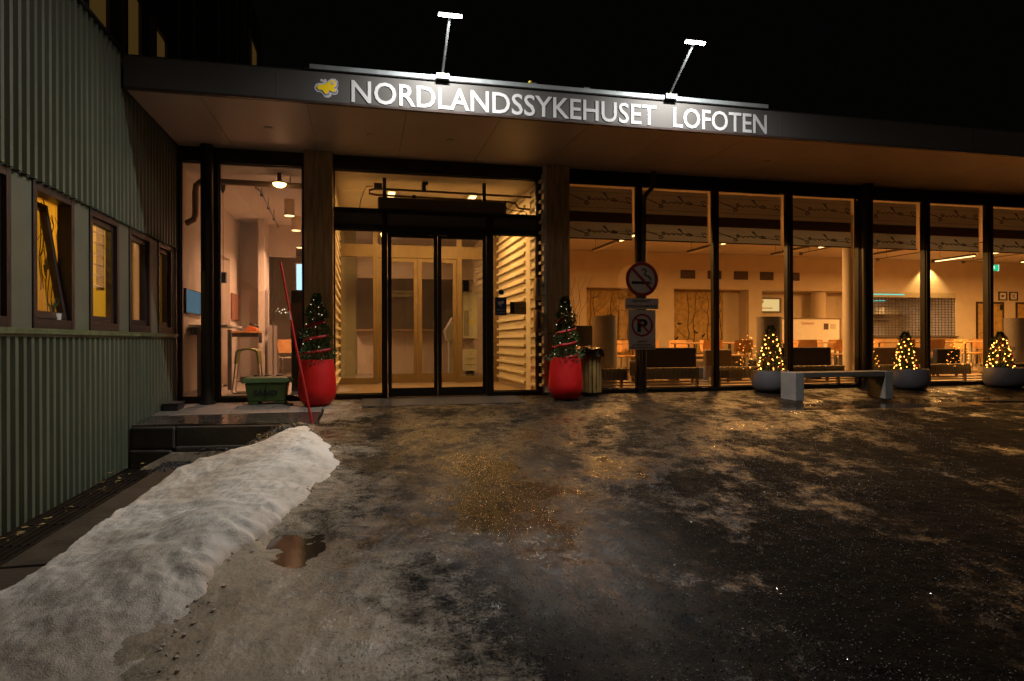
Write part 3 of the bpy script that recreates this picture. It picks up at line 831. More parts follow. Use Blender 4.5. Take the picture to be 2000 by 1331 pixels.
# canopy
cn = sub('canopy', (6, 8, 3.4))
hpart('roof_slab', M['black_metal'], (XW+.07, YC+.03, 3.40, XE, 9.45, 3.685), parent=cn)
hpart('roof_slab', M['black_metal'], (XW-.02, 9.451, 3.42, 24.5, 21.0, 3.68), parent=cn)
fx = [XW+.05, -.9, 2.13, 5.16, 8.2, 11.4, 15.2, 19.8, XE]
for a, b in zip(fx, fx[1:]): hpart('fascia_panel', M['fascia'], (a+.002, YC, 3.385, b-.002, YC+.026, 3.70), parent=cn, bevel=.002)
hpart('drip_trim', M['brown_wood'], (XW+.05, YC-.006, 3.362, XE, YC+.05, 3.383), parent=cn)
hpart('roof_edge_trim', M['black_metal'], (XW+.05, YC-.002, 3.701, XE, YC+.06, 3.712), parent=cn)
k = 0; x = XW+.05
while x < XE-.2:
    x1 = min((-1.66 if k == 0 else x+1.075), XE)
    o = hpart('soffit_panel', M['soffit'], (x+.003, YC+.052, 3.378, x1-.003, 9.238, 3.398), parent=cn); x = x1; k += 1
mb = MB()
for sx in (-1.1, .1, 1.1, 5.7):
    mb.cyl((sx, 8.25, 3.370), (sx, 8.25, 3.379), .05, n=20)
mb.build('soffit_vent', M['soffit'], cn)
# sign rail on the roof edge
rl = sub('sign_rail', (2.2, 7.15, 3.72))
hpart('rail_channel', M['steel_rail'], (-.55, 7.212, 3.722, 5.0, 7.30, 3.772), parent=rl, bevel=.003)
hpart('rail_underside', M['black_metal'], (-.60, 7.216, 3.7135, 4.98, 7.30, 3.7215), parent=rl)
for bx in (1.9, 2.55):
    hpart('rail_clip', M['galv'], (bx, 7.22, 3.773, bx+.07, 7.28, 3.787), parent=rl)
mb = MB(); mb.lathe([(.012, 0), (.02, .005), (.02, .02), (.008, .03)], (1.9, 7.25, 3.787), 10); mb.build('brass_knob', M['yellow'], rl)
# columns and timber pillars
for cx, cy, r in ((-1.985, 9.14, .078), (8.17, 9.12, .085)):
    c = sub('column', (cx, cy, 0))
    mb = MB(); mb.cyl((cx, cy, -.02), (cx, cy, 3.378), r, n=28); mb.build('shaft', M['col_dark'], c, smooth=True)
    mb = MB(); mb.cyl((cx, cy, -.03), (cx, cy, .02), r+.02, n=28); mb.build('base_ring', M['col_dark'], c, smooth=True)
for a, b in ((-.767, -.394), (2.63, 2.975)):
    p = sub('timber_pillar', ((a+b)/2, 9.2, 0))
    wv = (b-a)/3
    for i in range(3):
        hpart('board', M['pillar'], (a+i*wv+.001, 9.08+.002*(i % 2), .04, a+(i+1)*wv-.001, 9.236, 3.377), parent=p, bevel=.003)
    hpart('plinth', M['concrete_dark'], (a+.01, 9.09, -.04, b-.01, 9.236, .038), parent=p)
# glazing frame
hpart('header_beam', M['alu_dark'], (XW+.02, 9.24, 3.19, XE, 9.40, 3.377))
for a, b in ((XW+.02, -.40), (-.39, .29), (1.84, 2.60), (2.98, XE)):
    hpart('bottom_rail', M['alu_dark'], (a, 9.25, -.03, b, 9.38, .058), bevel=.004)
def bay(x0, x1, z0, z1, y=9.30):
    bb = sub('glass_bay', ((x0+x1)/2, y, z0))
    hpart('pane', M['glass'], (x0+.012, y-.004, z0+.012, x1-.012, y+.004, z1-.012), parent=bb)
    mb = MB(); mb.frame_y(x0, z0, x1, z1, y-.018, y+.018, .014); mb.build('bead', M['alu_dark'], bb)
    return bb
def mull(x0, x1, z0=.0585, z1=3.1895, y0=9.25, y1=9.40):
    return hpart('mullion', M['alu_dark'], (x0, y0, z0, x1, y1, z1), bevel=.003)
mull(XW+.021, -2.335); mull(-1.935, -1.865)
bay(-2.335, -1.935, .0585, 3.189); bay(-1.865, -.80, .0585, 3.189)
mull(-.80, -.768)
mux = [(4.14, 4.206), (5.45, 5.516), (6.79, 6.858), (8.15, 8.219), (9.495, 9.565), (10.852, 10.92), (12.2, 12.27)] + [(12.2+1.36*k, 12.27+1.36*k) for k in range(1, 9)]
px = 2.99
for a, b in mux:
    mull(a, b); bay(px, a, .0585, 3.189); px = b
bay(px, 24.25, .0585, 3.189)
hpart('end_wall', M['wall_cream'], (24.25, 9.401, -.03, XE, 21.0, 3.40))
# entrance: transom, spandrel, side lights, sliding leaves
for z0, z1 in ((2.36, 2.432), (2.60, 2.655)): hpart('transom_bar', M['alu_dark'], (-.392, 9.245, z0, 2.528, 9.39, z1), bevel=.003)
for a, b in ((-.39, .274), (.338, 1.76), (1.852, 2.526)): hpart('spandrel_panel', M['air'], (a, 9.29, 2.433, b, 9.32, 2.599))
for a, b in ((.274, .338), (1.76, 1.852)):
    hpart('mullion', M['alu_dark'], (a, 9.25, 2.433, b, 9.39, 2.599)); mull(a, b, .0, 2.359)
mull(2.526, 2.60, .0585)
mull(-.393, -.385)
bay(-.385, .274, .0585, 2.359); bay(1.852, 2.526, .0585, 2.359); bay(-.385, 2.526, 2.656, 3.189)
for a, b, hs in ((.345, 1.045, 1), (1.05, 1.755, -1)):
    d = sub('sliding_door_leaf', ((a+b)/2, 9.27, 0))
    mb = MB(); mb.frame_y(a, .012, b, 2.33, 9.262, 9.30, .052, .125, .06); mb.build('leaf_frame', M['alu_dark'], d, bevel=.003)
    hpart('pane', M['glass'], (a+.05, 9.278, .135, b-.05, 9.286, 2.272), parent=d)
hpart('door_header', M['alu_dark'], (.339, 9.25, 2.331, 1.759, 9.38, 2.3585))
hpart('motion_sensor', M['black_plastic'], (.92, 9.20, 2.30, 1.19, 9.2495, 2.365), bevel=.01)
hpart('threshold', M['steel_dark'], (.34, 9.24, -.02, 1.76, 9.40, .008))
# slatted side walls of the porch
def slats(xa, side, y0, y1, skip=None, nm='slatted_wall'):
    s = sub(nm, (xa, (y0+y1)/2, 0))
    return s
def slat_rows(s, xa, side, segs, z0=.10, z1=3.17, pitch=.150):
    k = 0; cache = {}
    z = z0
    while z < z1:
        for (a, b) in segs:
            key = (a, b)
            if key not in cache:
                mb = MB(); L = b-a
                mb.box(0, 0, 0, side*.020, L, .135); mb.box(side*.020, 0, .006, side*.062, L, .044)
                o = mb.build('slat', M['slat'], None); o.parent = s; cache[key] = o.data
            else:
                o = bpy.data.objects.new('slat', cache[key]); col.objects.link(o); o.parent = s
            q = s; off = Vector((0, 0, 0))
            while q is not None: off += q.location; q = q.parent
            o.location = Vector((xa, a, z)) - off
        z += pitch
s1 = sub('slatted_wall', (2.62, 10.8, 0))
hpart('backing_board', M['slat'], (2.60, 9.401, 0, 2.75, 12.4, 3.2), parent=s1)
hpart('backing_board', M['slat'], (2.605, 9.10, 0.04, 2.629, 9.239, 3.377), parent=s1)
slat_rows(s1, 2.598, -1, [(9.42, 9.80), (10.13, 12.30)])
slat_rows(s1, 2.603, -1, [(9.105, 9.235)], z0=.12, z1=3.2)
hpart('plain_panel', M['slat'], (2.565, 9.81, .02, 2.599, 10.12, 3.18), parent=s1)
s2 = sub('slatted_wall', (-.42, 10.8, 0))
hpart('backing_board', M['slat'], (-.60, 9.401, 0, -.46, 12.4, 3.2), parent=s2)
slat_rows(s2, -.458, 1, [(9.42, 12.30)])
for b in ((-.766, 9.401, 0, -.601, 14.0, 3.2),): hpart('porch_side_wall', M['wall'], b)
hpart('porch_side_wall', M['wall_cream'], (2.751, 9.401, 0, 2.975, 17.0, 3.3))
# small letter boxes on the slats beside the door
for z0, z1, lab in ((1.40, 1.72, 'upper brown metal leaflet box on white slats beside the entrance'), (.92, 1.25, 'lower brown metal leaflet box on white slats beside the entrance')):
    t = thing('leaflet_box', lab, 'letter box', (2.52, 9.16, z0))
    mb = MB(); mb.prism([(2.445, z0), (2.54, z0), (2.54, z1), (2.465, z1)], 9.09, 9.225, 'y'); mb.build('case', M['pillar'], t, bevel=.004)
    mb = MB(); mb.box(2.49, 9.084, z0+.06, 2.515, 9.089, z1-.03); mb.build('window_strip', M['blue'], t)

# ------------------------------------------------------------------ sign
sg = thing('hospital_name_sign', 'white capital letters of the hospital name along the canopy edge', 'sign', (2.4, YC, 3.4))
def word(s, x0, x1, z0, z1):
    full, _ = text_polys(s, .010)
    ax = min(v[0] for v in full); bx = max(v[0] for v in full)
    hv, _ = text_polys('N', .010)
    az = min(v[1] for v in hv); bz = max(v[1] for v in hv)
    sx = (x1-x0)/(bx-ax); sz = (z1-z0)/(bz-az)
    for i, ch in enumerate(s):
        pv, _ = text_polys(s[:i+1], .010); lv, lf = text_polys(ch, .010)
        dx = max(v[0] for v in pv) - max(v[0] for v in lv)
        P = [((v[0]+dx-ax)*sx+x0, YC-.0045, (v[1]-az)*sz+z0) for v in lv]
        n = len(P)
        mb = MB(); mb.add(P, lf)
        o = mb.build('letter', M['white_letter'], sg)
        so = o.modifiers.new('thickness', 'SOLIDIFY'); so.thickness = .003; so.offset = 0
word('NORDLANDSSYKEHUSET', -.112, 3.473, 3.402, 3.640)
word('LOFOTEN', 3.697, 4.985, 3.402, 3.640)
# butterfly emblem
em = thing('butterfly_emblem', 'yellow butterfly emblem with white outline left of the sign lettering', 'emblem', (-.38, YC, 3.43))
def zc(p): return (-.502+(p[0]-223)/175*.25, 3.640-(p[1]-570)/170*.212)
wo = [(224,660),(233,632),(258,618),(284,617),(288,607),(270,602),(266,590),(280,580),(293,590),(301,578),(313,585),(317,603),(328,588),(347,573),(375,571),(397,592),(399,628),(390,655),(398,675),(392,700),(370,712),(352,707),(345,727),(325,741),(300,737),(284,712),(270,697),(245,697),(230,682)]
ye = [(243,655),(255,637),(290,629),(312,621),(330,601),(350,588),(372,588),(385,605),(381,635),(363,650),(378,665),(375,685),(350,686),(332,673),(325,700),(305,709),(290,691),(280,676),(255,676)]
cx = sum(p[0] for p in ye)/len(ye); cy = sum(p[1] for p in ye)/len(ye)
def scl(P, s, dx=0, dy=0): return [((p[0]-cx)*s+cx+dx, (p[1]-cy)*s+cy+dy) for p in P]
for nm, P, m, d in (('outline', wo, 'white_letter', 1), ('blue_line', scl(ye, 1.12, 4, 7), 'blue_line', 2), ('inner_white', scl(ye, 1.07, 2, 3), 'white_letter', 3), ('wings', ye, 'yellow', 4)):
    mb = MB(); mb.prism([zc(p) for p in P], YC-.0015*d-.0005, YC-.0015*(d-1)-.0005, 'y'); mb.build(nm, M[m], em)
mb = MB(); mb.prism([zc((358+13*math.cos(a*.5236), 612+15*math.sin(a*.5236))) for a in range(12)], YC-.0078, YC-.0066, 'y'); mb.build('wing_spot', M['white_letter'], em)
# floodlights on arms
for bx, hx, lab in ((.88, .905, 'left white floodlight on a steel arm above the sign'), (3.655, 3.73, 'right white floodlight on a steel arm above the sign')):
    t = thing('sign_floodlight', lab, 'floodlight', (bx, 7.15, 3.772), 'floodlights above the sign')
    hpart('bracket', M['galv'], (bx-.075, 7.19, 3.775, bx+.075, 7.32, 3.787), (bx-.075, 7.180, 3.725, bx+.075, 7.1895, 3.787), parent=t, bevel=.003)
    mb = MB(); mb.tube([(bx, 7.23, 3.788), (bx, 7.22, 3.81), (hx, 6.76, 4.235)], .014, 12); mb.build('arm', M['galv'], t, smooth=True)
    mb = MB(); mb.cyl((bx, 7.23, 3.788), (bx, 7.23, 3.80), .028, n=6); mb.build('bolt', M['yellow'], t)
    Mx = Matrix.Translation((hx, 6.75, 4.215)) @ Matrix.Rotation(R(-16), 4, 'X')
    mb = MB(Mx); mb.box(-.128, -.030, .008, .128, .030, .028)
    for i in range(8): mb.box(-.115+i*.031, -.027, .029, -.109+i*.031, .027, .036)
    mb.build('housing', M['steel_dark'], t, bevel=.002)
    for a, b in ((-.122, -.005), (.005, .122)):
        mb = MB(Mx); mb.box(a, -.016, -.004, b, .016, .007); mb.build('led_panel', M['led'], t)
    lo = lamp('floodlight_beam', 'AREA', Mx @ Vector((0, 0, -.012)), 106, (1.0, .955, .89), .24, .034, rot=(R(-16), 0, 0), spread=R(170))

# ================================================================== FORECOURT OBJECTS
def pot_red(cx, cy, lab, labtree, sgn):
    z = G(cy)-.002
    t = thing('red_plant_pot', lab, 'plant pot', (cx, cy, z))
    mb = MB(); mb.lathe([(.05, 0), (.125, .002), (.155, .015), (.19, .05), (.222, .10), (.238, .155), (.243, .21), (.240, .28), (.233, .38), (.218, .50), (.205, .592), (.197, .596), (.192, .585), (.20, .54), (.195, .52)], (cx, cy, z), 48); mb.build('body', M['red_pot'], t, smooth=True)
    mb = MB(); mb.lathe([(.01, .545), (.10, .55), (.193, .54)], (cx, cy, z), 24, cap=False); mb.build('soil', M['soil'], t, smooth=True)
    a = R(-105 if sgn < 0 else -62); q = .2225
    Mx = Matrix.Translation((cx+q*math.cos(a), cy+q*math.sin(a), z+.545)) @ Matrix.Rotation(a+R(90), 4, 'Z')
    mb = MB(Mx); mb.box(-.016, -.004, -.014, .016, .006, .014); mb.build('maker_plate', M['steel_dark'], t, bevel=.002)
    return z
def conifer(cx, cy, z0, z1, r, nleaf, lab, seed, top=.02, group=None, lean=0):
    rn = random.Random(seed)
    t = thing('small_conifer', lab, 'conifer', (cx, cy, z0), group)
    mb = MB(); mb.tube([(cx, cy, z0-.02), (cx, cy, (z0+z1)/2), (cx+lean, cy, z1-.03)], [.018, .012, .003], 8); mb.build('trunk', M['bark'], t)
    mb = MB(); H = z1-z0
    for k in range(nleaf):
        h = rn.random()**1.35
        bump = 1 + .22*math.sin(h*21+seed) + .22*rn.uniform(-1, 1)
        rad = (r*(1-h)**.58*bump + top*.5)*math.sqrt(rn.uniform(.25, 1.08))
        a = rn.random()*6.283
        rad *= 1 + .14*math.sin(3*a+h*14+seed)
        p = Vector((cx+lean*h+rad*math.cos(a), cy+rad*math.sin(a), z0+h*H))
        d = Vector((math.cos(a+rn.uniform(-.7, .7)), math.sin(a+rn.uniform(-.7, .7)), rn.uniform(.1, 1.3))).normalized()
        s = d.cross(Vector((rn.uniform(-1, 1), rn.uniform(-1, 1), rn.uniform(-1, 1)))).normalized()
        L = rn.uniform(.022, .045); wd = rn.uniform(.004, .008)
        mb.add([p-s*wd*.4, p+d*L*.5-s*wd, p+d*L, p+d*L*.5+s*wd, p+s*wd*.4], [(0, 1, 2, 3, 4)])
    o = mb.build('crown', M['needle'], t)
    return t
def surf(cx, cy, z0, z1, r, h, a, k=1.0, lean=0):
    return Vector((cx+lean*h+(r*(1-h)**.58*k+.01)*math.cos(a), cy+(r*(1-h)**.58*k+.01)*math.sin(a), z0+h*(z1-z0)))
def ribbon_spiral(cx, cy, z0, z1, r, lab, h0, h1, turns, ph, w=.021):
    n = 150; mb = MB(); vs = []
    for i in range(n+1):
        h = lerp(h0, h1, i/n); a = ph+turns*6.283*i/n
        p = surf(cx, cy, z0, z1, r, h, a, 1.06+.05*math.sin(i*.4))
        tw = .006*math.sin(i*.7)
        vs += [p+Vector((tw, 0, -w)), p+Vector((-tw, 0, w))]
    mb.add(vs, [(2*i, 2*i+2, 2*i+3, 2*i+1) for i in range(n)])
    o = mb.build('red_ribbon', M['ribbon'], None, smooth=True)
    tag(o, lab, 'ribbon'); m = o.modifiers.new('thickness', 'SOLIDIFY'); m.thickness = .002
    return o
ICO = None
def bulbs(pts, r, m, lab, group=None):
    """a light string: fine wire and its bulbs"""
    t = thing('light_string', lab, 'fairy lights', tuple(pts[0]), group)
    mb = MB(); mb.tube(pts, .0006, 3); mb.build('wire', M['black_plastic'], t)
    mb = MB()
    R0 = r
    for q, p in enumerate(pts):
        r = R0*(.65+.75*((q*7919) % 13)/12)
        vs = []; n = 6
        vs.append(p+Vector((0, 0, r)))
        for zz in (.5, -.5):
            for i in range(n): vs.append(p+Vector((r*.87*math.cos(i*1.047+zz), r*.87*math.sin(i*1.047+zz), r*zz)))
        vs.append(p-Vector((0, 0, r)))
        fs = [(0, 1+i, 1+(i+1) % n) for i in range(n)] + [(1+i, 1+n+i, 1+n+(i+1) % n, 1+(i+1) % n) for i in range(n)] + [(1+2*n, 1+n+(i+1) % n, 1+n+i) for i in range(n)]
        mb.add(vs, fs)
    o = mb.build('bulbs', m, t, smooth=True); o['kind'] = 'stuff'
    return t
rn = random.Random(11)
for cx, cy, side, sd_, sgn in ((-.580, 8.72, 'left', 5, -1), (2.78, 8.69, 'right', 6, 1)):
    nb = 'beside the grit bin' if side == 'left' else 'beside the slatted litter bin'
    z = pot_red(cx, cy, f'tall matt red plant pot {nb}', '', sgn)
    z0 = z+.545; z1 = 1.41
    conifer(cx, cy, z0, z1, .19, 5200, f'slim dark conifer in the red pot {nb}', sd_)
    ribbon_spiral(cx, cy, z0, z1, .185, f'red satin ribbon wound round the conifer {nb}', .05, .66, 3.0, 1.2 if side == 'left' else 4.4)
    pts = []
    for i in range(42):
        h = .02+.92*(i/42); a = i*2.4+rn.uniform(-.3, .3)
        pts.append(surf(cx, cy, z0, z1, .185, h, a, 1.08))
    bulbs(pts, .0040, M['bulb_small'], f'small white fairy lights on the conifer {nb}')
# grey planters with glowing trees
PL = [(6.25, 8.98, .29, 1.02, .165, 'left of the bench'), (8.80, 8.90, .285, .915, .15, 'behind the bench'), (10.74, 8.90, .325, .915, .175, 'at the far right')]
for k, (cx, cy, rp, zt, rt, where) in enumerate(PL):
    z = G(cy)-.002
    t = thing('grey_planter', f'round grey planter bowl {where}', 'planter', (cx, cy, z))
    s = rp/.29
    mb = MB(); mb.lathe([(.1*s, 0), (.20*s, .004), (.245*s, .03), (.275*s, .08), (.29*s, .15), (.288*s, .22), (.275*s, .29), (.262*s, .335), (.25*s, .338), (.245*s, .31), (.24*s, .30)], (cx, cy, z), 48); mb.build('bowl', M['planter'], t, smooth=True)
    mb = MB(); mb.lathe([(.01, .315), (.12, .318), (.241*s, .305)], (cx, cy, z), 24, cap=False); mb.build('soil', M['soil'], t, smooth=True)
    z0 = z+.315; tx = cx + (0 if k == 0 else -.10)
    conifer(tx, cy, z0, zt, rt, 3400, f'little conifer in glowing lights in the planter {where}', 20+k)
    pts = []
    n = 50
    for i in range(n):
        h = .02+.80*(i/n)**1.2+rn.uniform(-.02, .02); a = i*2.4+rn.uniform(-.35, .35)
        pts.append(surf(tx, cy, z0, zt, rt, h, a, 1.1))
    bulbs(pts, .0085, M['bulb'], f'bright warm fairy lights on the little conifer {where}')
    for i, (h, a) in enumerate(((.70, -2.0), (.35, -.5), (.30, -2.6), (.12, -1.2))):
        p = surf(tx, cy, z0, zt, rt, h, a, 1.12)
        b = thing('red_bow', f'red bow {["near the top", "on the right side", "on the left side", "low at the front"][i]} of the conifer {where}', 'bow', tuple(p))
        for sgn in (-1, 1):
            mb = MB(Matrix.Translation(p) @ Matrix.Rotation(a+1.57, 4, 'Z')); n2 = 10; vs = []
            for q in range(n2+1):
                u = q/n2; x = sgn*.045*math.sin(math.pi*u); zz = .022*math.sin(2*math.pi*u)
                vs += [(x, -.012, zz), (x, .012, zz)]
            mb.add(vs, [(2*q, 2*q+2, 2*q+3, 2*q+1) for q in range(n2)]); mb.build('loop', M['ribbon'], b, smooth=True)
        mb = MB(Matrix.Translation(p)); mb.lathe([(.004, -.01), (.011, -.006), (.012, .006), (.004, .01)], (0, 0, 0), 8); mb.build('knot', M['ribbon'], b)
# grit bin
gbx = thing('grit_bin', 'green plastic grit bin with a dirty lid lettered SAND', 'grit bin', (-1.22, 9.02, G(9.02)))
z = G(9.0)
def taper(x0, x1, y0, y1, z0, x2, x3, y2, y3, z1):
    return [(x0,y0,z0),(x1,y0,z0),(x1,y1,z0),(x0,y1,z0),(x2,y2,z1),(x3,y2,z1),(x3,y3,z1),(x2,y3,z1)], [(0,3,2,1),(4,5,6,7),(0,1,5,4),(1,2,6,5),(2,3,7,6),(3,0,4,7)]
mb = MB(); mb.add(*taper(-1.452, -1.00, 8.90, 9.17, z+.035, -1.487, -.965, 8.87, 9.20, z+.275)); mb.build('tub', M['sandgreen'], gbx, bevel=.012)
for a, b in ((-1.452, -1.33), (-1.12, -1.00)):
    mb = MB(); mb.add(*taper(a, b, 8.905, 9.165, z, a, b, 8.905, 9.165, z+.036)); mb.build('foot', M['sandgreen'], gbx, bevel=.006)
mb = MB(); mb.add(*taper(-1.53, -.918, 8.85, 9.22, z+.276, -1.50, -.948, 8.88, 9.19, z+.345)); mb.build('lid', M['sandgreen'], gbx, bevel=.012)
mb = MB(); mb.add(*taper(-1.485, -.963, 8.895, 9.175, z+.345, -1.43, -1.02, 8.94, 9.13, z+.362)); mb.build('lid_top', M['lidgreen'], gbx, bevel=.005)
mb = MB()
for q in (-1.38, -1.25, -1.10): mb.tube([(q, 8.93, z+.36), (q+.05, 8.98, z+.368), (q-.02, 9.05, z+.368), (q+.06, 9.12, z+.362)], .006, 5)
mb.build('lid_moulding', M['blackprint'], gbx)
text_on('SAND', -1.385, -1.085, z+.115, z+.185, 8.877, M['blackprint'], gbx, bold=.03)
mb = MB(); mb.box(-1.232, 8.868, z+.08, -1.222, 8.878, z+.275); mb.build('strap', M['blackprint'], gbx)
# snow stake
st = thing('snow_stake', 'leaning red snow stake with a silver band at the paving edge', 'snow stake', (-.53, 7.31, G(7.31)))
A = Vector((-.53, 7.31, G(7.31)-.05)); B = Vector((-.86, 7.34, 1.65))
mb = MB(); mb.tube([A, lerp(A, B, .5)+Vector((-.012, 0, 0)), B], [.013, .0125, .0115], 12); mb.build('pole', M['stake'], st, smooth=True)
mb = MB(); mb.tube([lerp(A, B, .655)+Vector((-.011, 0, 0)), lerp(A, B, .71)+Vector((-.010, 0, 0))], .0135, 12); mb.build('reflective_band', M['reflector'], st, smooth=True)
# sandstone lump
mb = MB(Matrix.Translation((-.62, 7.18, -.115)) @ Matrix.Rotation(.5, 4, 'Z') @ Matrix.Rotation(.25, 4, 'Y'))
me_v, me_f = taper(-.085, .08, -.05, .055, -.05, -.07, .075, -.045, .04, .045)
mb.add(me_v, me_f); tag(mb.build('stone_block', M['stone'], None, bevel=.012), 'rough tan stone block at the foot of the red snow stake', 'stone')
# black service box by the wall
sb = thing('service_box', 'low black service box on the paving against the green wall', 'box', (-2.27, 8.68, G(8.68)))
hpart('case', M['black_plastic'], (-2.36, 8.55, G(8.68)-.01, -2.19, 8.84, .045), parent=sb, bevel=.006)
hpart('lid', M['steel_dark'], (-2.37, 8.54, .0455, -2.18, 8.85, .06), parent=sb, bevel=.004)
# no-smoking / no-parking post
sp = thing('prohibition_sign_post', 'steel post with round no smoking sign and no parking plate', 'sign post', (4.13, 9.17, 0))
mb = MB(); mb.cyl((4.13, 9.17, -.03), (4.13, 9.17, 1.97), .027, n=16); mb.build('post', M['post'], sp, smooth=True)
def disc(r, n=56): return [(r*math.cos(6.2832*i/n), r*math.sin(6.2832*i/n)) for i in range(n)]
def ring(r0, r1, cx, cz, y0, y1, m, parent, name, n=56):
    mb = MB(); vs = []
    for r in (r0, r1):
        for y in (y0, y1):
            for i in range(n): vs.append((cx+r*math.cos(6.2832*i/n), y, cz+r*math.sin(6.2832*i/n)))
    fs = []
    for i in range(n):
        j = (i+1) % n
        fs += [(i, j, 2*n+j, 2*n+i), (n+i, 3*n+i, 3*n+j, n+j), (i, n+i, n+j, j), (2*n+i, 2*n+j, 3*n+j, 3*n+i)]
    mb.add(vs, fs); return mb.build(name, m, parent)
def prohib(cx, cz, r, y, parent, wr):
    ring(r-wr, r, cx, cz, y-.003, y-.001, M['signred'], parent, 'red_ring')
    Mx = Matrix.Translation((cx, y-.0035, cz)) @ Matrix.Rotation(R(45), 4, 'Y')
    mb = MB(Mx); mb.box(-(r-wr*.6), -.001, -wr*.42, r-wr*.6, .001, wr*.42); mb.build('red_bar', M['signred'], parent)
ns = sub('no_smoking_sign', (4.145, 9.135, 1.73), sp)
mb = MB(); mb.prism([(4.145+a, 1.73+b) for a, b in disc(.265)], 9.136, 9.142, 'y'); mb.build('plate', M['signwhite'], ns)
prohib(4.145, 1.73, .262, 9.135, ns, .05)
hpart('cigarette', M['blackprint'], (3.975, 9.1335, 1.655, 4.262, 9.135, 1.698), parent=ns)
hpart('cigarette_tip', M['blackprint'], (4.27, 9.1335, 1.655, 4.281, 9.135, 1.698), (4.290, 9.1335, 1.655, 4.301, 9.135, 1.698), parent=ns)
mb = MB()
for dx in (0, .022):
    mb.tube([(4.273+dx, 9.134, 1.71), (4.272+dx, 9.134, 1.755), (4.24+dx, 9.134, 1.775), (4.20+dx, 9.134, 1.785), (4.175+dx, 9.134, 1.815), (4.205+dx*.6, 9.134, 1.845), (4.195+dx*.6, 9.134, 1.885), (4.155+dx, 9.134, 1.89), (4.145+dx, 9.134, 1.86)], .006, 6)
mb.build('smoke_print', M['blackprint'], ns)
p1 = sub('smoke_free_plate', (4.14, 9.135, 1.28), sp)
hpart('plate', M['signwhite'], (3.873, 9.136, 1.275, 4.414, 9.142, 1.44), parent=p1)
text_on('RØYKFRITT', 3.99, 4.29, 1.375, 1.418, 9.1345, M['blackprint'], p1, bold=.03)
text_on('SYKEHUSOMRÅDE', 3.895, 4.39, 1.298, 1.348, 9.1345, M['blackprint'], p1, bold=.03)
p2 = sub('no_parking_plate', (4.15, 9.135, .67), sp)
hpart('plate', M['signwhite'], (3.925, 9.136, .66, 4.365, 9.142, 1.262), parent=p2)
text_on('P', 4.065, 4.235, .925, 1.125, 9.1345, M['blackprint'], p2, bold=.04)
prohib(4.145, 1.03, .175, 9.1345, p2, .03)
text_on('UNNTATT', 4.06, 4.235, .762, .794, 9.1345, M['blackprint'], p2, bold=.03)
text_on('AV-/PÅSTIGNING', 3.985, 4.30, .715, .752, 9.1345, M['blackprint'], p2, bold=.03)
text_on('VED HOVEDINNGANG', 3.95, 4.34, .675, .703, 9.1345, M['blackprint'], p2, bold=.03)
mb = MB()
for x_ in (4.10, 4.19):
    for z_ in (1.235, .82): mb.cyl((x_, 9.1335, z_), (x_, 9.136, z_), .006, n=8)
mb.build('rivets', M['post'], p2)
# rain pipe
rp = thing('rain_pipe', 'brown rain pipe bending from the canopy to the first window post', 'rain pipe', (4.17, 9.2, 0))
mb = MB(); mb.tube([(4.33, 9.12, 3.376), (4.33, 9.12, 3.22), (4.325, 9.125, 3.16), (4.30, 9.14, 3.11), (4.25, 9.165, 3.06), (4.215, 9.185, 3.0), (4.205, 9.19, 2.93), (4.205, 9.19, .0)], .032, 16); mb.build('pipe', M['post'], rp, smooth=True)
mb = MB(); mb.cyl((4.33, 9.12, 3.20), (4.33, 9.12, 3.26), .038, n=16); mb.cyl((4.205, 9.19, 1.0), (4.205, 9.19, 1.05), .038, n=16); mb.build('pipe_collar', M['post'], rp, smooth=True)
# litter bin
lb = thing('litter_bin', 'slatted pine litter bin under a crumpled plastic hood behind the right red pot', 'litter bin', (3.27, 9.02, G(9.0)))
mb = MB(); mb.cyl((3.27, 9.02, -.03), (3.27, 9.02, .04), .12, n=20); mb.cyl((3.27, 9.02, .045), (3.27, 9.02, .60), .135, n=20); mb.build('drum', M['black_metal'], lb, smooth=True)
proto = None
for k in range(16):
    a = 6.2832*k/16
    Mx = Matrix.Translation((3.27+.15*math.cos(a), 9.02+.15*math.sin(a), .04)) @ Matrix.Rotation(a, 4, 'Z')
    mb = MB(Mx); mb.box(-.010, -.024, 0, .010, .024, .58); mb.build('slat', M['binwood'], lb, bevel=.003)
mb = MB(); n = 26; prof = [(.195, .57), (.20, .60), (.185, .645), (.15, .68), (.08, .70), (.01, .705)]; vs = []
for r, zz in prof:
    for i in range(n):
        a = 6.2832*i/n; q = 1+.16*noise.noise(Vector((math.cos(a)*3, math.sin(a)*3, zz*9)))
        vs.append((3.27+r*q*math.cos(a), 9.02+r*q*math.sin(a), zz+.03*noise.noise(Vector((math.cos(a)*2.4, math.sin(a)*2.4, 5)))))
mb.add(vs, [(j*n+i, j*n+(i+1) % n, (j+1)*n+(i+1) % n, (j+1)*n+i) for j in range(5) for i in range(n)]); mb.build('plastic_hood', M['binplastic'], lb)
# concrete bench with plank seat
bn = thing('bench', 'low concrete bench with grey plank seat in front of the windows', 'bench', (6.75, 8.1, G(8.1)))
for a, b in ((5.93, 6.065), (7.42, 7.555)):
    hpart('leg_slab', M['concrete'], (a, 7.95, G(8.1)-.09, b, 8.29, .336), parent=bn, bevel=.006)
for k in range(7):
    y = 7.953+k*.0487
    hpart('plank', M['benchwood'], (6.067, y, .262, 7.418, y+.0385, .334), parent=bn, bevel=.004)
hpart('steel_rail', M['black_metal'], (6.3, 7.97, .243, 6.36, 8.27, .261), (7.1, 7.97, .243, 7.16, 8.27, .261), parent=bn)
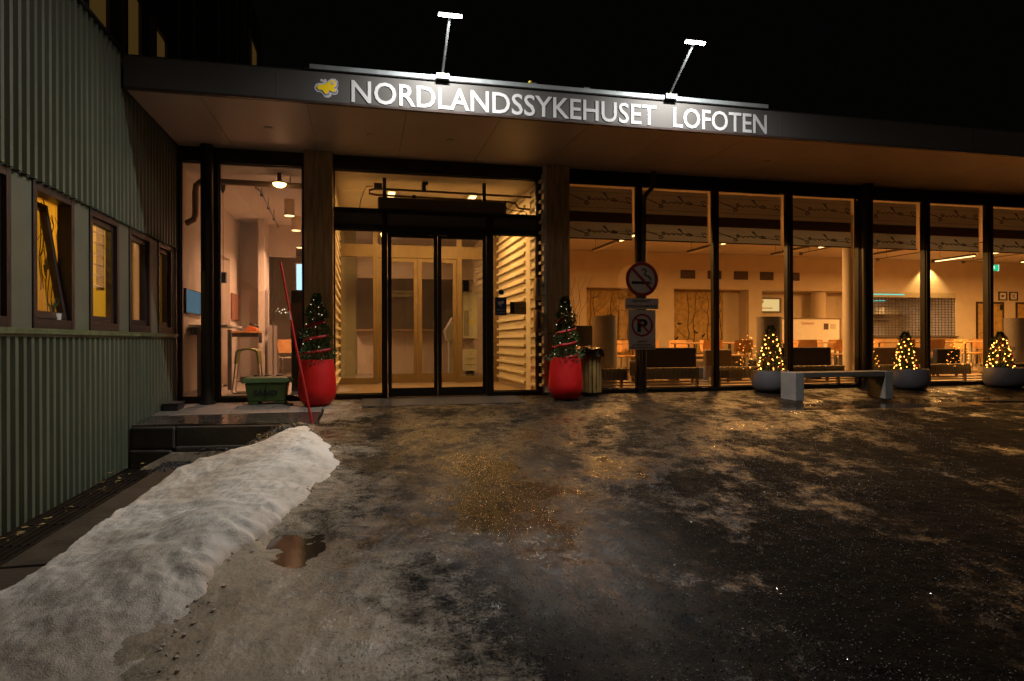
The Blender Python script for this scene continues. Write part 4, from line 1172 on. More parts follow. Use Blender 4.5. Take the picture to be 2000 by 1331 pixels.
# stickers and plates on the right side light
og = thing('octagonal_sticker', 'small dark octagonal sticker on the side glass above the blue camera sign', 'sticker', (1.95, 9.285, 1.52))
mb = MB(); mb.prism([(1.985+.036*math.cos(R(22.5+45*i)), 1.515+.036*math.sin(R(22.5+45*i))) for i in range(8)], 9.2915, 9.2945, 'y'); mb.build('face', M['blackprint'], og)
mb = MB(); mb.prism([(1.985+.046*math.cos(R(22.5+45*i)), 1.515+.046*math.sin(R(22.5+45*i))) for i in range(8)], 9.2946, 9.2955, 'y'); mb.build('border', M['white'], og)
cs = thing('camera_warning_sign', 'blue camera surveillance sign stuck on the glass beside the doors', 'sign', (1.98, 9.29, 1.17))
hpart('plate', M['blue'], (1.892, 9.2925, 1.175, 2.065, 9.2955, 1.44), parent=cs)
mb = MB(Matrix.Translation((1.98, 9.291, 1.36)) @ Matrix.Rotation(R(-14), 4, 'Y')); mb.box(-.045, -.001, -.02, .045, .001, .022); mb.box(-.022, -.001, -.05, -.006, .001, -.02); mb.build('camera_pictogram', M['signwhite'], cs)
text_on('OMRÅDET ER', 1.91, 2.05, 1.245, 1.268, 9.2918, M['signwhite'], cs)
text_on('TV-OVERVÅKET', 1.905, 2.055, 1.205, 1.228, 9.2918, M['signwhite'], cs)
npz = thing('notice_plate', 'pale notice plate with a small photo on the side glass', 'notice', (2.25, 9.29, 1.2))
hpart('plate', M['leaf_yellow'], (2.115, 9.2925, 1.19, 2.365, 9.2955, 1.375), parent=npz)
hpart('photo', M['blackprint'], (2.125, 9.2915, 1.205, 2.185, 9.2924, 1.365), parent=npz)
mb = MB()
for k in range(6): mb.box(2.205, 9.2915, 1.225+k*.022, 2.345, 9.2924, 1.231+k*.022)
mb.build('print_lines', M['branch'], npz)
# ================================================================== INTERIOR SHELL
YB = 17.0
def bw(x, z): return (x*YB/18.0, .8+(z-.8)*YB/18.0)
hpart('interior_floor', M['floor'], (XW-.02, 9.385, -.06, -.6, 19.0, -.004), (-.6, 12.4, -.06, 2.75, 19.0, -.004))
hpart('porch_floor', M['floor_oak'], (-.599, 9.385, -.06, 2.749, 12.399, -.004))
hpart('interior_floor', M['floor_oak'], (2.751, 9.385, -.06, 24.4, 21.0, -.004))
hpart('interior_ceiling', M['ceil'], (XW-.02, 9.402, 3.20, 2.75, 19.0, 3.30))
hpart('interior_ceiling', M['ceil'], (2.751, 9.402, 3.31, 24.4, 21.0, 3.40))
# lobby walls
LX = XW-.02
hpart('lobby_wall', M['wall'], (LX-.12, 9.40, 0, LX, 11.95, 3.2), (LX-.12, 11.95, 2.335, LX, 12.95, 3.2), (LX-.12, 12.95, 0, LX, 14.12, 3.2))
hpart('alcove_wall', M['wall'], (LX-1.2, 11.6, 0, LX-1.1, 13.3, 2.6), (LX-1.1, 11.5, 0, LX-.12, 11.6, 2.6), (LX-1.1, 13.2, 0, LX-.12, 13.3, 2.6), (LX-1.2, 11.5, 2.6, LX-.12, 13.3, 2.7), (LX-1.2, 11.5, -.06, LX-.12, 13.3, -.004))
hpart('lobby_wall', M['wall'], (LX, 14.0, 0, -1.885, 14.12, 3.2), (-1.885, 14.0, 2.55, -1.35, 14.12, 3.2), (-1.35, 14.0, 2.80, -.601, 14.12, 3.2))
hpart('lobby_wall', M['wall'], (-.601, 14.0, 0, -.14, 14.12, 3.2))
hpart('hall_wall', M['wall'], (LX-.12, 14.121, 0, LX, 19.0, 3.2), (LX-.12, 19.0, 0, 2.9, 19.1, 3.3))
hpart('reception_front', M['wall_cream'], (-.14, 16.2, 0, 2.74, 16.3, 1.05), (-.14, 16.2, 2.35, 2.74, 16.3, 3.2))
hpart('reception_counter', M['table'], (-.2, 16.0, 1.051, 2.74, 16.35, 1.09))
hpart('skirting', M['steel_dark'], (LX+.001, 13.95, 0, -1.89, 13.999, .09), (LX+.0005, 9.41, 0, LX+.015, 11.94, .09))
# inner porch doors in oak
YI = 12.4
for a, b in ((-.46, -.40), (.19, .275), (1.775, 1.87), (2.50, 2.597)): hpart('oak_post', M['oak'], (a, YI, 0, b, YI+.09, 3.19))
hpart('oak_rail', M['oak'], (-.40, YI+.005, 2.385, .19, YI+.085, 2.62), (.275, YI+.005, 2.385, 1.775, YI+.085, 2.62), (1.87, YI+.005, 2.385, 2.50, YI+.085, 2.62))
hpart('oak_rail', M['oak'], (-.40, YI+.005, 0, .19, YI+.085, .11), (1.87, YI+.005, 0, 2.50, YI+.085, .11))
for a, b in ((-.40, .19), (1.87, 2.50)):
    hpart('inner_pane', M['glass'], (a, YI+.04, .11, b, YI+.046, 2.385)); hpart('inner_pane', M['glass'], (a, YI+.04, 2.62, b, YI+.046, 3.19))
hpart('inner_pane', M['glass'], (.275, YI+.04, 2.62, 1.775, YI+.046, 3.19))
for a, b in ((.278, 1.022), (1.027, 1.772)):
    d = sub('inner_door_leaf', ((a+b)/2, YI, 0))
    mb = MB(); mb.frame_y(a, .01, b, 2.38, YI+.02, YI+.065, .075, .16, .075); mb.build('leaf_frame', M['oak'], d)
    hpart('pane', M['glass'], (a+.07, YI+.04, .165, b-.07, YI+.046, 2.31), parent=d)
# ---- porch fittings
ac = thing('air_curtain', 'long dark air curtain unit with copper pipes above the sliding doors', 'air curtain', (1.15, 9.75, 2.68))
hpart('casing', M['air'], (.22, 9.62, 2.69, 2.10, 9.90, 2.915), parent=ac, bevel=.02)
hpart('end_cap', M['steel_dark'], (2.101, 9.615, 2.685, 2.14, 9.905, 2.92), parent=ac, bevel=.01)
for x_ in (.29, 1.78): hpart('hanger', M['black_metal'], (x_, 9.66, 2.916, x_+.05, 9.70, 3.199), parent=ac)
mb = MB()
mb.tube([(2.57, 9.76, 3.04), (.20, 9.76, 3.06), (.10, 9.76, 3.03), (.10, 9.76, 2.98), (.20, 9.76, 2.965), (2.2, 9.76, 2.95), (2.32, 9.76, 2.93), (2.36, 9.76, 2.86), (2.57, 9.76, 2.845)], .017, 10); mb.build('pipe', M['duct'], ac, smooth=True)
mb = MB(); mb.box(.17, 9.70, 3.05, .28, 9.82, 3.13); mb.cyl((.9, 9.76, 3.06), (.9, 9.76, 3.15), .035, n=12); mb.box(.87, 9.72, 3.15, .96, 9.80, 3.185); mb.cyl((.75, 9.76, 2.95), (.75, 9.72, 2.95), .035, n=10); mb.build('valve', M['black_metal'], ac)
mb = MB(); mb.tube([(.16, 9.74, 3.09), (.06, 9.74, 3.08), (.02, 9.74, 3.0), (-.03, 9.74, 2.85), (-.06, 9.74, 2.66)], .006, 5); mb.tube([(2.14, 9.74, 2.86), (2.25, 9.74, 2.82), (2.45, 9.74, 2.81), (2.49, 9.74, 2.78), (2.49, 9.74, 2.66)], .008, 5); mb.build('cable', M['black_plastic'], ac)
for k, (lx, ly, lab) in enumerate(((.45, 10.9, 'left strip light on the porch ceiling seen above the air curtain'), (1.75, 10.9, 'right strip light on the porch ceiling seen above the air curtain'))):
    t = thing('porch_strip_light', lab, 'strip light', (lx, ly, 3.12))
    hpart('housing', M['white'], (lx-.07, ly-.6, 3.15, lx+.07, ly+.6, 3.198), parent=t)
    hpart('diffuser', M['tube'], (lx-.05, ly-.58, 3.135, lx+.05, ly+.58, 3.149), parent=t)
    lamp('porch_light', 'AREA', (lx, ly, 3.125), 80, PORCH, .12, 1.1)
hs_ = thing('hanging_sign', 'white hanging name strip behind the left inner door leaf', 'sign', (.8, 14.2, 1.7))
hpart('strip', M['paper'], (.50, 14.2, 1.765, 1.35, 14.21, 1.89), parent=hs_)
text_on('POLIKLINISK EKSPEDISJON', .53, 1.33, 1.80, 1.86, 14.197, M['branch'], hs_)
ks = thing('check_in_kiosk', 'white self check-in kiosk with a slanted screen in the hall', 'kiosk', (1.9, 14.0, 0))
mb = MB(); mb.prism([(1.78, .80), (1.98, .80), (1.98, 1.30), (1.90, 1.32), (1.73, 1.02)], 13.85, 14.25, 'y'); mb.build('head', M['white'], ks, bevel=.01)
hpart('stem', M['white'], (1.82, 13.95, .03, 1.96, 14.15, .80), parent=ks); hpart('foot', M['white'], (1.68, 13.8, 0, 2.06, 14.3, .03), parent=ks)
ps = thing('roll_up_poster', 'white roll-up poster with grey picture behind the right inner door', 'poster', (2.25, 13.6, .8))
hpart('sheet', M['paper'], (2.07, 13.6, .86, 2.38, 13.605, 1.85), parent=ps)
hpart('picture', M['vent_cyl'], (2.09, 13.594, .90, 2.20, 13.599, 1.45), parent=ps); hpart('yellow_mark', M['yellow'], (2.23, 13.594, 1.15, 2.29, 13.599, 1.25), parent=ps)
bs = thing('brochure_box', 'cream brochure box standing below the poster in the hall', 'box', (2.2, 13.4, 0))
hpart('case', M['paper'], (2.05, 13.3, .18, 2.32, 13.5, .62), parent=bs); hpart('stand', M['steel_dark'], (2.1, 13.35, 0, 2.27, 13.45, .179), parent=bs)
hpart('slots', M['branch'], (2.07, 13.295, .30, 2.30, 13.299, .31), (2.07, 13.295, .42, 2.30, 13.299, .43), parent=bs)
lamp('hall_light', 'AREA', (.7, 14.6, 3.17), 34, LOBBY, .3, 1.2)
t = thing('hall_ceiling_lamp', 'flat ceiling lamp in the hall beyond the inner doors', 'ceiling lamp', (.7, 14.6, 3.18)); hpart('housing', M['white'], (.5, 13.9, 3.178, .9, 15.3, 3.199), parent=t)
hd = thing('hall_downlight', 'small round lit downlight visible through the left sliding door', 'downlight', (.62, 13.2, 3.19))
mb = MB(); mb.cyl((.55, 12.9, 3.185), (.55, 12.9, 3.199), .09, n=20); mb.build('disc', M['tube'], hd)
eg = thing('hall_exit_sign', 'small green exit light above the inner oak doors', 'exit sign', (.93, 13.1, 2.55))
hpart('light_strip', M['exit'], (.80, 13.1, 2.50, 1.06, 13.13, 2.52), parent=eg)
# ---- lobby objects
gl = thing('globe_ceiling_lamp', 'glowing shallow globe lamp on the lobby ceiling', 'ceiling lamp', (-1.15, 9.75, 3.02))
mb = MB(); mb.lathe([(.005, -.055), (.05, -.05), (.08, -.032), (.092, -.008), (.092, 0)], (-1.15, 9.70, 3.05), 24); mb.build('globe', M['tube_w'], gl, smooth=True)
mb = MB(); mb.cyl((-1.15, 9.70, 3.051), (-1.15, 9.70, 3.066), .10, n=24); mb.cyl((-1.15, 9.70, 3.066), (-1.15, 9.70, 3.199), .03, n=12); mb.build('rim', M['duct'], gl, smooth=True)
lamp('lobby_globe_light', 'POINT', (-1.15, 9.95, 2.85), 1.5, LOBBY, .10)
for k, (y_, z_, lab) in enumerate(((11.5, 2.93, 'nearest cylinder downlight on the lobby ceiling'), (13.0, 2.93, 'middle cylinder downlight on the lobby ceiling'), (15.0, 2.88, 'farthest cylinder downlight beyond the lobby'))):
    x_ = (-1.207, -1.242, -1.345)[k]
    t = thing('cylinder_downlight', lab, 'downlight', (x_, y_, z_), 'cylinder downlights in the lobby')
    mb = MB(); mb.cyl((x_, y_, z_), (x_, y_, 3.199), .085, n=24); mb.build('can', M['wall_cream'], t, smooth=True)
    mb = MB(); mb.cyl((x_, y_, z_-.004), (x_, y_, z_-.001), .08, n=24); mb.build('lens', M['tube'], t)
    lamp('downlight_beam', 'AREA', (x_, y_, z_-.008), 60, LOBBY, .13, spread=R(140))
dp = thing('ceiling_duct', 'brown pipe crossing the lobby ceiling and bending down the wall', 'pipe', (-1.5, 9.8, 3.0))
mb = MB(); mb.tube([(-.78, 9.85, 3.06), (-2.1, 9.85, 3.075), (-2.22, 9.85, 3.06), (-2.28, 9.85, 3.0), (-2.29, 9.85, 2.9), (-2.29, 9.85, 2.6), (-2.31, 9.85, 2.52), (-2.415, 9.85, 2.46)], .042, 14); mb.build('pipe', M['duct'], dp, smooth=True)
mb = MB(); mb.cyl((-1.02, 9.85, 3.09), (-1.02, 9.85, 3.2), .008, n=6); mb.build('hanger', M['black_metal'], dp)
tr = thing('track_rail', 'thin steel rail hanging diagonally under the lobby ceiling', 'rail', (-1.4, 11, 3.0))
mb = MB(); mb.tube([(-1.50, 9.9, 3.02), (-1.47, 10.2, 3.03), (-1.60, 13.3, 3.03)], .013, 8); mb.build('rail', M['galv'], tr)
mb = MB()
for q in (10.4, 11.4, 12.4): mb.cyl((-1.48-.04*(q-10.2), q, 3.03), (-1.48-.04*(q-10.2), q, 3.2), .006, n=6); mb.box(-1.50-.04*(q-10.2), q-.02, 3.005, -1.46-.04*(q-10.2), q+.02, 3.055)
mb.build('hangers', M['steel_dark'], tr)
tv = thing('wall_screen', 'flat screen glowing blue on the left lobby wall', 'screen', (LX+.03, 10.2, 1.2))
hpart('casing', M['black_plastic'], (LX+.005, 9.72, 1.20, LX+.04, 10.66, 1.545), parent=tv)
hpart('display', M['screen'], (LX+.0405, 9.735, 1.215, LX+.043, 10.645, 1.53), parent=tv)
hb_ = thing('hanging_box_speaker', 'small black box hanging on a cord in the lobby', 'pendant box', (-2.08, 10.6, 1.7))
hpart('box', M['black_plastic'], (-2.11, 10.56, 1.70, -2.035, 10.66, 1.86), parent=hb_)
mb = MB(); mb.cyl((-2.075, 10.6, 1.86), (-2.075, 10.6, 3.1), .004, n=6); mb.build('cord', M['black_plastic'], hb_)
mb = MB(); mb.lathe([(.008, -.03), (.03, .02), (.04, .10)], (-2.075, 10.6, 3.098), 12); mb.build('ceiling_cap', M['black_plastic'], hb_)
pc = thing('rust_picture', 'narrow rust-coloured picture on the left lobby wall', 'picture', (LX+.02, 13.35, 1.2))
hpart('canvas', M['pict'], (LX+.001, 13.0, 1.22, LX+.03, 13.72, 1.72), parent=pc)
ctb = thing('high_counter', 'high standing counter with a pale blue top in the lobby', 'counter', (-2.1, 10.6, 0))
hpart('top', M['white'], (LX+.02, 9.9, 1.01, -1.88, 11.05, 1.045), parent=ctb, bevel=.006)
hpart('support_panel', M['steel_dark'], (-2.19, 11.50, 0, -2.13, 11.56, 1.0), (-2.3, 9.95, 0, -2.24, 10.01, 1.009), parent=ctb)
hpart('apron', M['brown_wood'], (LX+.02, 10.0, .90, -2.2, 11.0, 1.009), parent=ctb)
shf = thing('phone_shelf', 'brown wooden wall shelf carrying the telephone', 'shelf', (-2.0, 12.5, .9))
hpart('board', M['chair_wood'], (-2.30, 12.2, .955, -1.80, 12.6, .99), parent=shf, bevel=.004); hpart('apron', M['brown_wood'], (-2.30, 12.22, .885, -1.81, 12.6, .954), parent=shf)
hpart('bracket', M['black_metal'], (-1.82, 12.3, .78, -1.805, 12.58, .884), (-2.29, 12.3, .0, -2.27, 12.32, .884), parent=shf)
ph = thing('telephone', 'black desk telephone on the wall shelf', 'telephone', (-1.95, 12.35, .99))
mb = MB(); mb.prism([(-2.05, .991), (-1.83, .991), (-1.86, 1.05), (-1.99, 1.085)], 12.25, 12.42, 'y'); mb.build('base', M['orange'], ph, bevel=.006)
mb = MB(); mb.tube([(-1.98, 12.32, 1.105), (-1.95, 12.32, 1.13), (-1.87, 12.32, 1.10), (-1.82, 12.32, 1.06)], [.022, .016, .016, .024], 10); mb.build('handset', M['black_plastic'], ph, smooth=True)
stl = thing('bar_stool', 'lime green saddle stool with chrome sled legs in the lobby', 'stool', (-1.74, 10.7, 0))
mb = MB(); n = 12; out_ = []; inn = []
for i in range(n+1):
    a = math.pi*i/n; out_.append((-1.735-.165*math.cos(a), .60+.10*math.sin(a)**.6)); inn.append((-1.735-.145*math.cos(a), .585+.09*math.sin(a)**.6))
poly = [(-1.915, .46)] + out_ + [(-1.555, .46), (-1.58, .46)] + inn[::-1] + [(-1.89, .46)]
mb.prism(poly, 10.53, 10.85, 'y'); mb.build('seat', M['lime'], stl)
for yy in (10.55, 10.83):
    mb = MB(); mb.tube([(-1.895, yy, .50), (-1.945, yy, .03), (-1.93, yy, .012), (-1.55, yy, .012), (-1.535, yy, .03), (-1.575, yy, .50)], .011, 8); mb.build('leg_frame', M['chrome'], stl, smooth=True)
mb = MB(); mb.cyl((-1.92, 10.55, .25), (-1.92, 10.83, .25), .008, n=8); mb.build('foot_bar', M['chrome'], stl)
nt1 = thing('wall_notice', 'upper small white notice on the lobby end wall', 'notice', (-2.0, 13.99, 1.3)); 
mb = MB(); mb.box(-2.10, 13.992, 1.36, -1.90, 13.998, 1.49); mb.build('sheet', M['paper'], nt1)
mb = MB(); [mb.box(-2.07, 13.988, 1.39+.03*i, -1.93, 13.9915, 1.397+.03*i) for i in range(3)]; mb.build('print_lines', M['vent'], nt1)
nt2 = thing('wall_notice', 'lower wide white notice on the lobby end wall', 'notice', (-2.05, 13.99, 1.1))
mb = MB(); mb.box(-2.20, 13.992, 1.12, -1.90, 13.998, 1.33); mb.build('sheet', M['paper'], nt2)
mb = MB(); [mb.box(-2.10, 13.988, 1.16+.04*i, -1.94, 13.9915, 1.168+.04*i) for i in range(4)]; mb.build('print_lines', M['vent'], nt2)
mr = thing('wall_mirror', 'tall rounded grey mirror on the corner pillar of the lobby', 'mirror', (-1.86, 13.95, 1.0))
mb = MB(); mb.prism([(13.6+.16*math.cos(R(a)), (1.05 if math.sin(R(a)) < 0 else 1.75)+.10*math.sin(R(a))) for a in range(0, 360, 20)], -1.872, -1.86, 'x'); mb.build('face', M['vent_cyl'], mr)
hpart('corner_pillar', M['wall'], (-1.99, 13.4, 0, -1.873, 13.99, 3.19))
hpart('glass_partition_edge', M['chrome'], (-1.70, 13.2, .1, -1.685, 13.24, 1.70))
hpart('low_partition', M['vent_cyl'], (-1.78, 13.2, 0, -1.705, 13.9, 1.12))
sc2 = thing('hall_screen', 'tall pale blue lit screen high in the hall beyond the lobby', 'screen', (-1.38, 15.5, 1.9))
hpart('casing', M['black_plastic'], (-1.50, 15.5, 1.86, -1.10, 15.55, 2.60), parent=sc2)
hpart('display', M['screen_white'], (-1.475, 15.494, 1.98, -1.12, 15.499, 2.57), (-1.475, 15.494, 1.88, -1.12, 15.499, 1.955), parent=sc2)
wl = thing('wardrobe_panel', 'dark cabinet with grey front standing behind the left red pot', 'cabinet', (-.95, 11.0, 0))
hpart('case', M['black_plastic'], (-1.12, 10.9, 0, -.78, 11.2, 1.62), parent=wl); hpart('front', M['vent'], (-1.13, 10.885, .85, -.90, 10.899, 1.42), parent=wl)
fl = bulbs([Vector((-1.93+.035*i+.01*math.sin(i*3), 15.6, 1.50+.05*math.sin(i*1.7) if i < 9 else 1.12+.04*math.sin(i))) for i in range(14)], .012, M['bulb_small'], 'short fairy light string on the hall wall beyond the lobby')
# plywood chair with grey cushion in the hall
def chair_parts(t, M_, back_h=.80, wood=None, pad=None):
    """chair built facing +Y of its own frame; M_ places it"""
    wood = wood or M['chair_wood']
    mb = MB(M_); n = 8
    top = []; bot = []
    for i in range(n+1):
        u = -1+2*i/n
        for j, v in enumerate((-.20, 0, .20)):
            zz = .44+.012*u*u+(.012 if j == 0 else 0)
            top.append((u*.215, v, zz)); bot.append((u*.215, v, zz-.014))
    N_ = len(top)
    fs = []
    for i in range(n):
        for j in range(2):
            a = i*3+j; fs.append((a, a+3, a+4, a+1)); fs.append((N_+a, N_+a+1, N_+a+4, N_+a+3))
    ring_ = [i*3 for i in range(n+1)] + [n*3+1, n*3+2] + [i*3+2 for i in range(n-1, -1, -1)] + [1]
    for q in range(len(ring_)):
        a, b = ring_[q], ring_[(q+1) % len(ring_)]; fs.append((a, N_+a, N_+b, b))
    mb.add(top+bot, fs); mb.build('seat', pad or wood, t)
    mb = MB(M_); f_ = []; b_ = []
    for i in range(n+1):
        u = -1+2*i/n
        for j, zz in enumerate((.54, .68, back_h)):
            wd = (.195, .215, .20)[j]
            y_ = -.205-.05*(zz-.54)/.26+.028*u*u
            f_.append((u*wd, y_, zz)); b_.append((u*wd, y_-.013, zz))
    fs = []
    for i in range(n):
        for j in range(2):
            a = i*3+j; fs.append((a, a+1, a+4, a+3)); fs.append((N_+a, N_+a+3, N_+a+4, N_+a+1))
    for q in range(len(ring_)):
        a, b = ring_[q], ring_[(q+1) % len(ring_)]; fs.append((a, b, N_+b, N_+a))
    mb.add(f_+b_, fs); mb.build('backrest', wood, t)
    for sx in (-1, 1):
        mb = MB(M_); mb.tube([(sx*.17, -.225, .60), (sx*.175, -.20, .40), (sx*.20, -.235, 0)], .010, 6); mb.build('leg', M['chrome'], t)
        mb = MB(M_); mb.tube([(sx*.175, .15, .425), (sx*.20, .20, 0)], .010, 6); mb.build('leg', M['chrome'], t)
ch = thing('plywood_chair', 'beech chair with grey cushion standing in the hall beyond the lobby', 'chair', (-1.60, 15.2, 0))
chair_parts(ch, Matrix.Translation((-1.60, 15.2, 0)) @ Matrix.Rotation(R(200), 4, 'Z'), .85, None, M['vent_cyl'])
lamp('alcove_light', 'AREA', (LX-.6, 12.45, 2.55), 16, LOBBY, .2)
t = thing('alcove_lamp', 'small ceiling lamp in the bright alcove of the lobby', 'ceiling lamp', (LX-.6, 12.45, 2.56)); hpart('housing', M['white'], (LX-.72, 12.33, 2.57, LX-.48, 12.57, 2.599), parent=t)

# ================================================================== CAFETERIA
hpart('cafeteria_wall', M['wall_cream'], (2.976, YB, 2.28, 24.25, YB+.1, 3.305))
zb = 2.28
bays_ = [(2.976, 6.05), (7.60, 8.70), (11.10, 11.55), (15.05, 15.40), (18.55, 24.25)]
for a, b in bays_: hpart('cafeteria_wall', M['wall_cream'], (a, YB, 0, b, YB+.1, 2.279))
# recess backs
hpart('recess_wall', M['wall_cream'], (6.05, YB+.5, 0, 7.60, YB+.55, 2.4), (8.70, YB+.5, 0, 11.10, YB+.55, 2.4), (11.55, YB+.7, 0, 15.05, YB+.75, 2.4), (6.0, YB+.1, 2.281, 15.1, YB+.75, 2.4))
for x_ in (6.05, 7.60, 8.70, 11.10, 11.55, 15.05): hpart('recess_side', M['wall_cream'], (x_-.02, YB+.101, 0, x_+.02, YB+.699, 2.279))
# murals
def mural(x0, x1, lab, seed):
    t = thing('mural_panel', lab, 'mural', ((x0+x1)/2, YB+.48, .6))
    hpart('panel', M['gold'], (x0, YB+.47, .35, x1, YB+.49, 2.26), parent=t)
    rn = random.Random(seed); mb = MB()
    y_ = YB+.466
    for k in range(5):
        x = x0+(x1-x0)*(k+.5+rn.uniform(-.3, .3))/5; z_ = .4; pts = [(x, y_, z_)]
        while z_ < 2.1:
            z_ += .2; x += rn.uniform(-.06, .06); pts.append((min(max(x, x0+.05), x1-.05), y_, z_))
        mb.tube(pts, [.018-.012*i/len(pts) for i in range(len(pts))], 5)
        for q in range(2, len(pts)-1, 2):
            s_ = rn.choice((-1, 1)); p = pts[q]
            e = (min(max(p[0]+s_*rn.uniform(.2, .5), x0+.03), x1-.03), y_, min(p[2]+rn.uniform(.25, .6), 2.22))
            mb.tube([p, ((p[0]+e[0])/2+.03*s_, y_, (p[2]+e[2])/2-.04), e], [.008, .006, .003], 5)
    mb.build('branch_print', M['branch'], t)
    for k in range(4):
        x = rn.uniform(x0+.2, x1-.2); z_ = rn.uniform(.8, 1.7); mb = MB(Matrix.Translation((x, YB+.462, z_)) @ Matrix.Rotation(rn.uniform(-.6, .6), 4, 'Y'))
        mb.prism([(-.11, -.03), (-.02, -.03), (.05, .0), (.08, .03), (.05, .05), (.01, .035), (-.03, .03), (-.07, .06), (-.05, .01)], 0, .004, 'y'); mb.build('bird_print', M['blackprint'], t)
mural(6.08, 7.58, 'golden mural of bare trees seen beside the no smoking sign', 2)
mural(8.74, 10.55, 'golden mural of bare trees and birds in the middle window', 4)
# wall vents
for k, (x0, x1) in enumerate(((9.43, 9.91), (10.34, 10.8), (11.24, 11.72), (12.15, 12.62), (13.1, 13.56))):
    a, z1 = bw(x0, 2.935); b, z0 = bw(x1, 2.68)
    t = thing('wall_vent', f'{["first", "second", "third", "fourth", "last"][k]} from the left of five dark vents high on the cafeteria wall', 'vent', ((a+b)/2, YB, z0), 'vents on the cafeteria wall')
    mb = MB(); mb.frame_y(a, z0, b, z1, YB-.02, YB-.002, .012); mb.build('frame', M['vent'], t)
    for q in range(8):
        zz = z0+.012+(z1-z0-.024)*q/8; hpart('louvre', M['vent'], (a+.012, YB-.014, zz, b-.012, YB-.003, zz+(z1-z0-.024)/8-.004), parent=t)
# lit serving hatch
a, z1 = bw(12.28, 2.13); b, z0 = bw(13.35, 1.74)
t = thing('lit_hatch', 'bright framed hatch window in the cafeteria recess', 'hatch', ((a+b)/2, YB+.68, z0))
mb = MB(); mb.frame_y(a-.05, z0-.05, b+.05, z1+.05, YB+.64, YB+.698, .05); mb.build('frame', M['oak'], t)
hpart('lit_pane', emis('lit_hatch_glow', (1.0, .66, .26), 1.1), (a, YB+.68, z0, b, YB+.69, z1), parent=t)
hpart('shelf_shapes', M['paper'], (a+.15, YB+.665, z1-.12, a+.45, YB+.675, z1-.02), (a+.1, YB+.665, z0+.08, b-.25, YB+.675, z0+.11), parent=t)
# whiteboard on a stand
wbt = thing('whiteboard', 'large cream whiteboard with red heading behind the tables', 'whiteboard', (12.05, 15.5, 0))
hpart('board', M['paper'], (11.14, 15.5, .30, 12.96, 15.53, 1.36), parent=wbt)
mb = MB(); mb.frame_y(11.10, .28, 13.0, 1.40, 15.49, 15.54, .035); mb.build('frame', M['oak'], wbt)
for x_ in (11.2, 12.85): hpart('leg', M['steel_dark'], (x_, 15.45, 0, x_+.04, 15.58, .279), parent=wbt)
text_on('Kjøkkenet', 11.75, 12.15, 1.20, 1.29, 15.496, M['signred'], wbt)
mb = MB(); mb.box(12.45, 15.4955, 1.08, 12.60, 15.4985, 1.25)
for q in range(5): mb.box(12.66, 15.4955, 1.10+.03*q, 12.85-.02*(q % 2), 15.4985, 1.106+.03*q)
mb.build('note_print', M['vent'], wbt)
# round white columns
cr = sub('round_column', (9.55, 11.2, 0))
mb = MB(); mb.cyl((9.57, 11.2, 0), (9.57, 11.2, 3.305), .105, n=32); mb.build('shaft', M['wall'], cr, smooth=True)
cr = sub('round_column', (14.1, 17.3, 0))
mb = MB(); mb.cyl((13.75, 17.35, 0), (13.75, 17.35, 2.28), .22, n=32); mb.build('shaft', M['wall_cream'], cr, smooth=True)
# displacement ventilation drums by the glass
for k, (xc, lab) in enumerate(((3.95, 'tall grey ventilation drum behind the litter bin'), (7.06, 'tall grey ventilation drum behind the left glowing conifer'), (12.6, 'tall grey ventilation drum at the right edge behind the last glowing conifer'))):
    t = thing('ventilation_drum', lab, 'ventilation drum', (xc, 10.2, 0), 'ventilation drums along the glass')
    mb = MB(); mb.cyl((xc, 10.2, .04), (xc, 10.2, 1.19), .205, n=40); mb.build('drum', M['vent_cyl'], t, smooth=True)
    mb = MB(); mb.cyl((xc, 10.2, 1.191), (xc, 10.2, 1.21), .212, n=40); mb.cyl((xc, 10.2, 0), (xc, 10.2, .039), .19, n=40); mb.build('rim', M['vent_cyl'], t, smooth=True)
# radiators under the windows
rad_pos = [(3.10, 4.10), (4.30, 5.42), (5.62, 6.72), (7.0, 8.10), (8.35, 9.40), (9.75, 10.78), (11.05, 12.1), (12.4, 13.45)]
od = ['first', 'second', 'third', 'fourth', 'fifth', 'sixth', 'seventh', 'eighth']
for k, (a, b) in enumerate(rad_pos):
    t = thing('radiator', f'{od[k]} low cream finned radiator under the cafeteria windows counted from the doors', 'radiator', ((a+b)/2, 9.62, .1), 'radiators under the cafeteria windows')
    mb = MB(); n = int((b-a)/.045)
    for i in range(n):
        x = a+(b-a)*i/n; mb.box(x, 9.55, .17, x+.028, 9.68, .355)
    mb.build('fins', M['radiator'], t)
    mb = MB()
    for zz in (.19, .33): mb.cyl((a-.03, 9.615, zz), (b+.03, 9.615, zz), .018, n=8)
    mb.cyl((a-.12, 9.6, .13), (b+.12, 9.6, .13), .012, n=8); mb.cyl((a-.12, 9.6, .085), (b+.12, 9.6, .085), .012, n=8); mb.build('pipes', M['radiator'], t)
    mb = MB()
    for x in (a+.1, b-.1): mb.box(x-.015, 9.58, -.003, x+.015, 9.64, .18)
    mb.build('feet', M['radiator'], t)
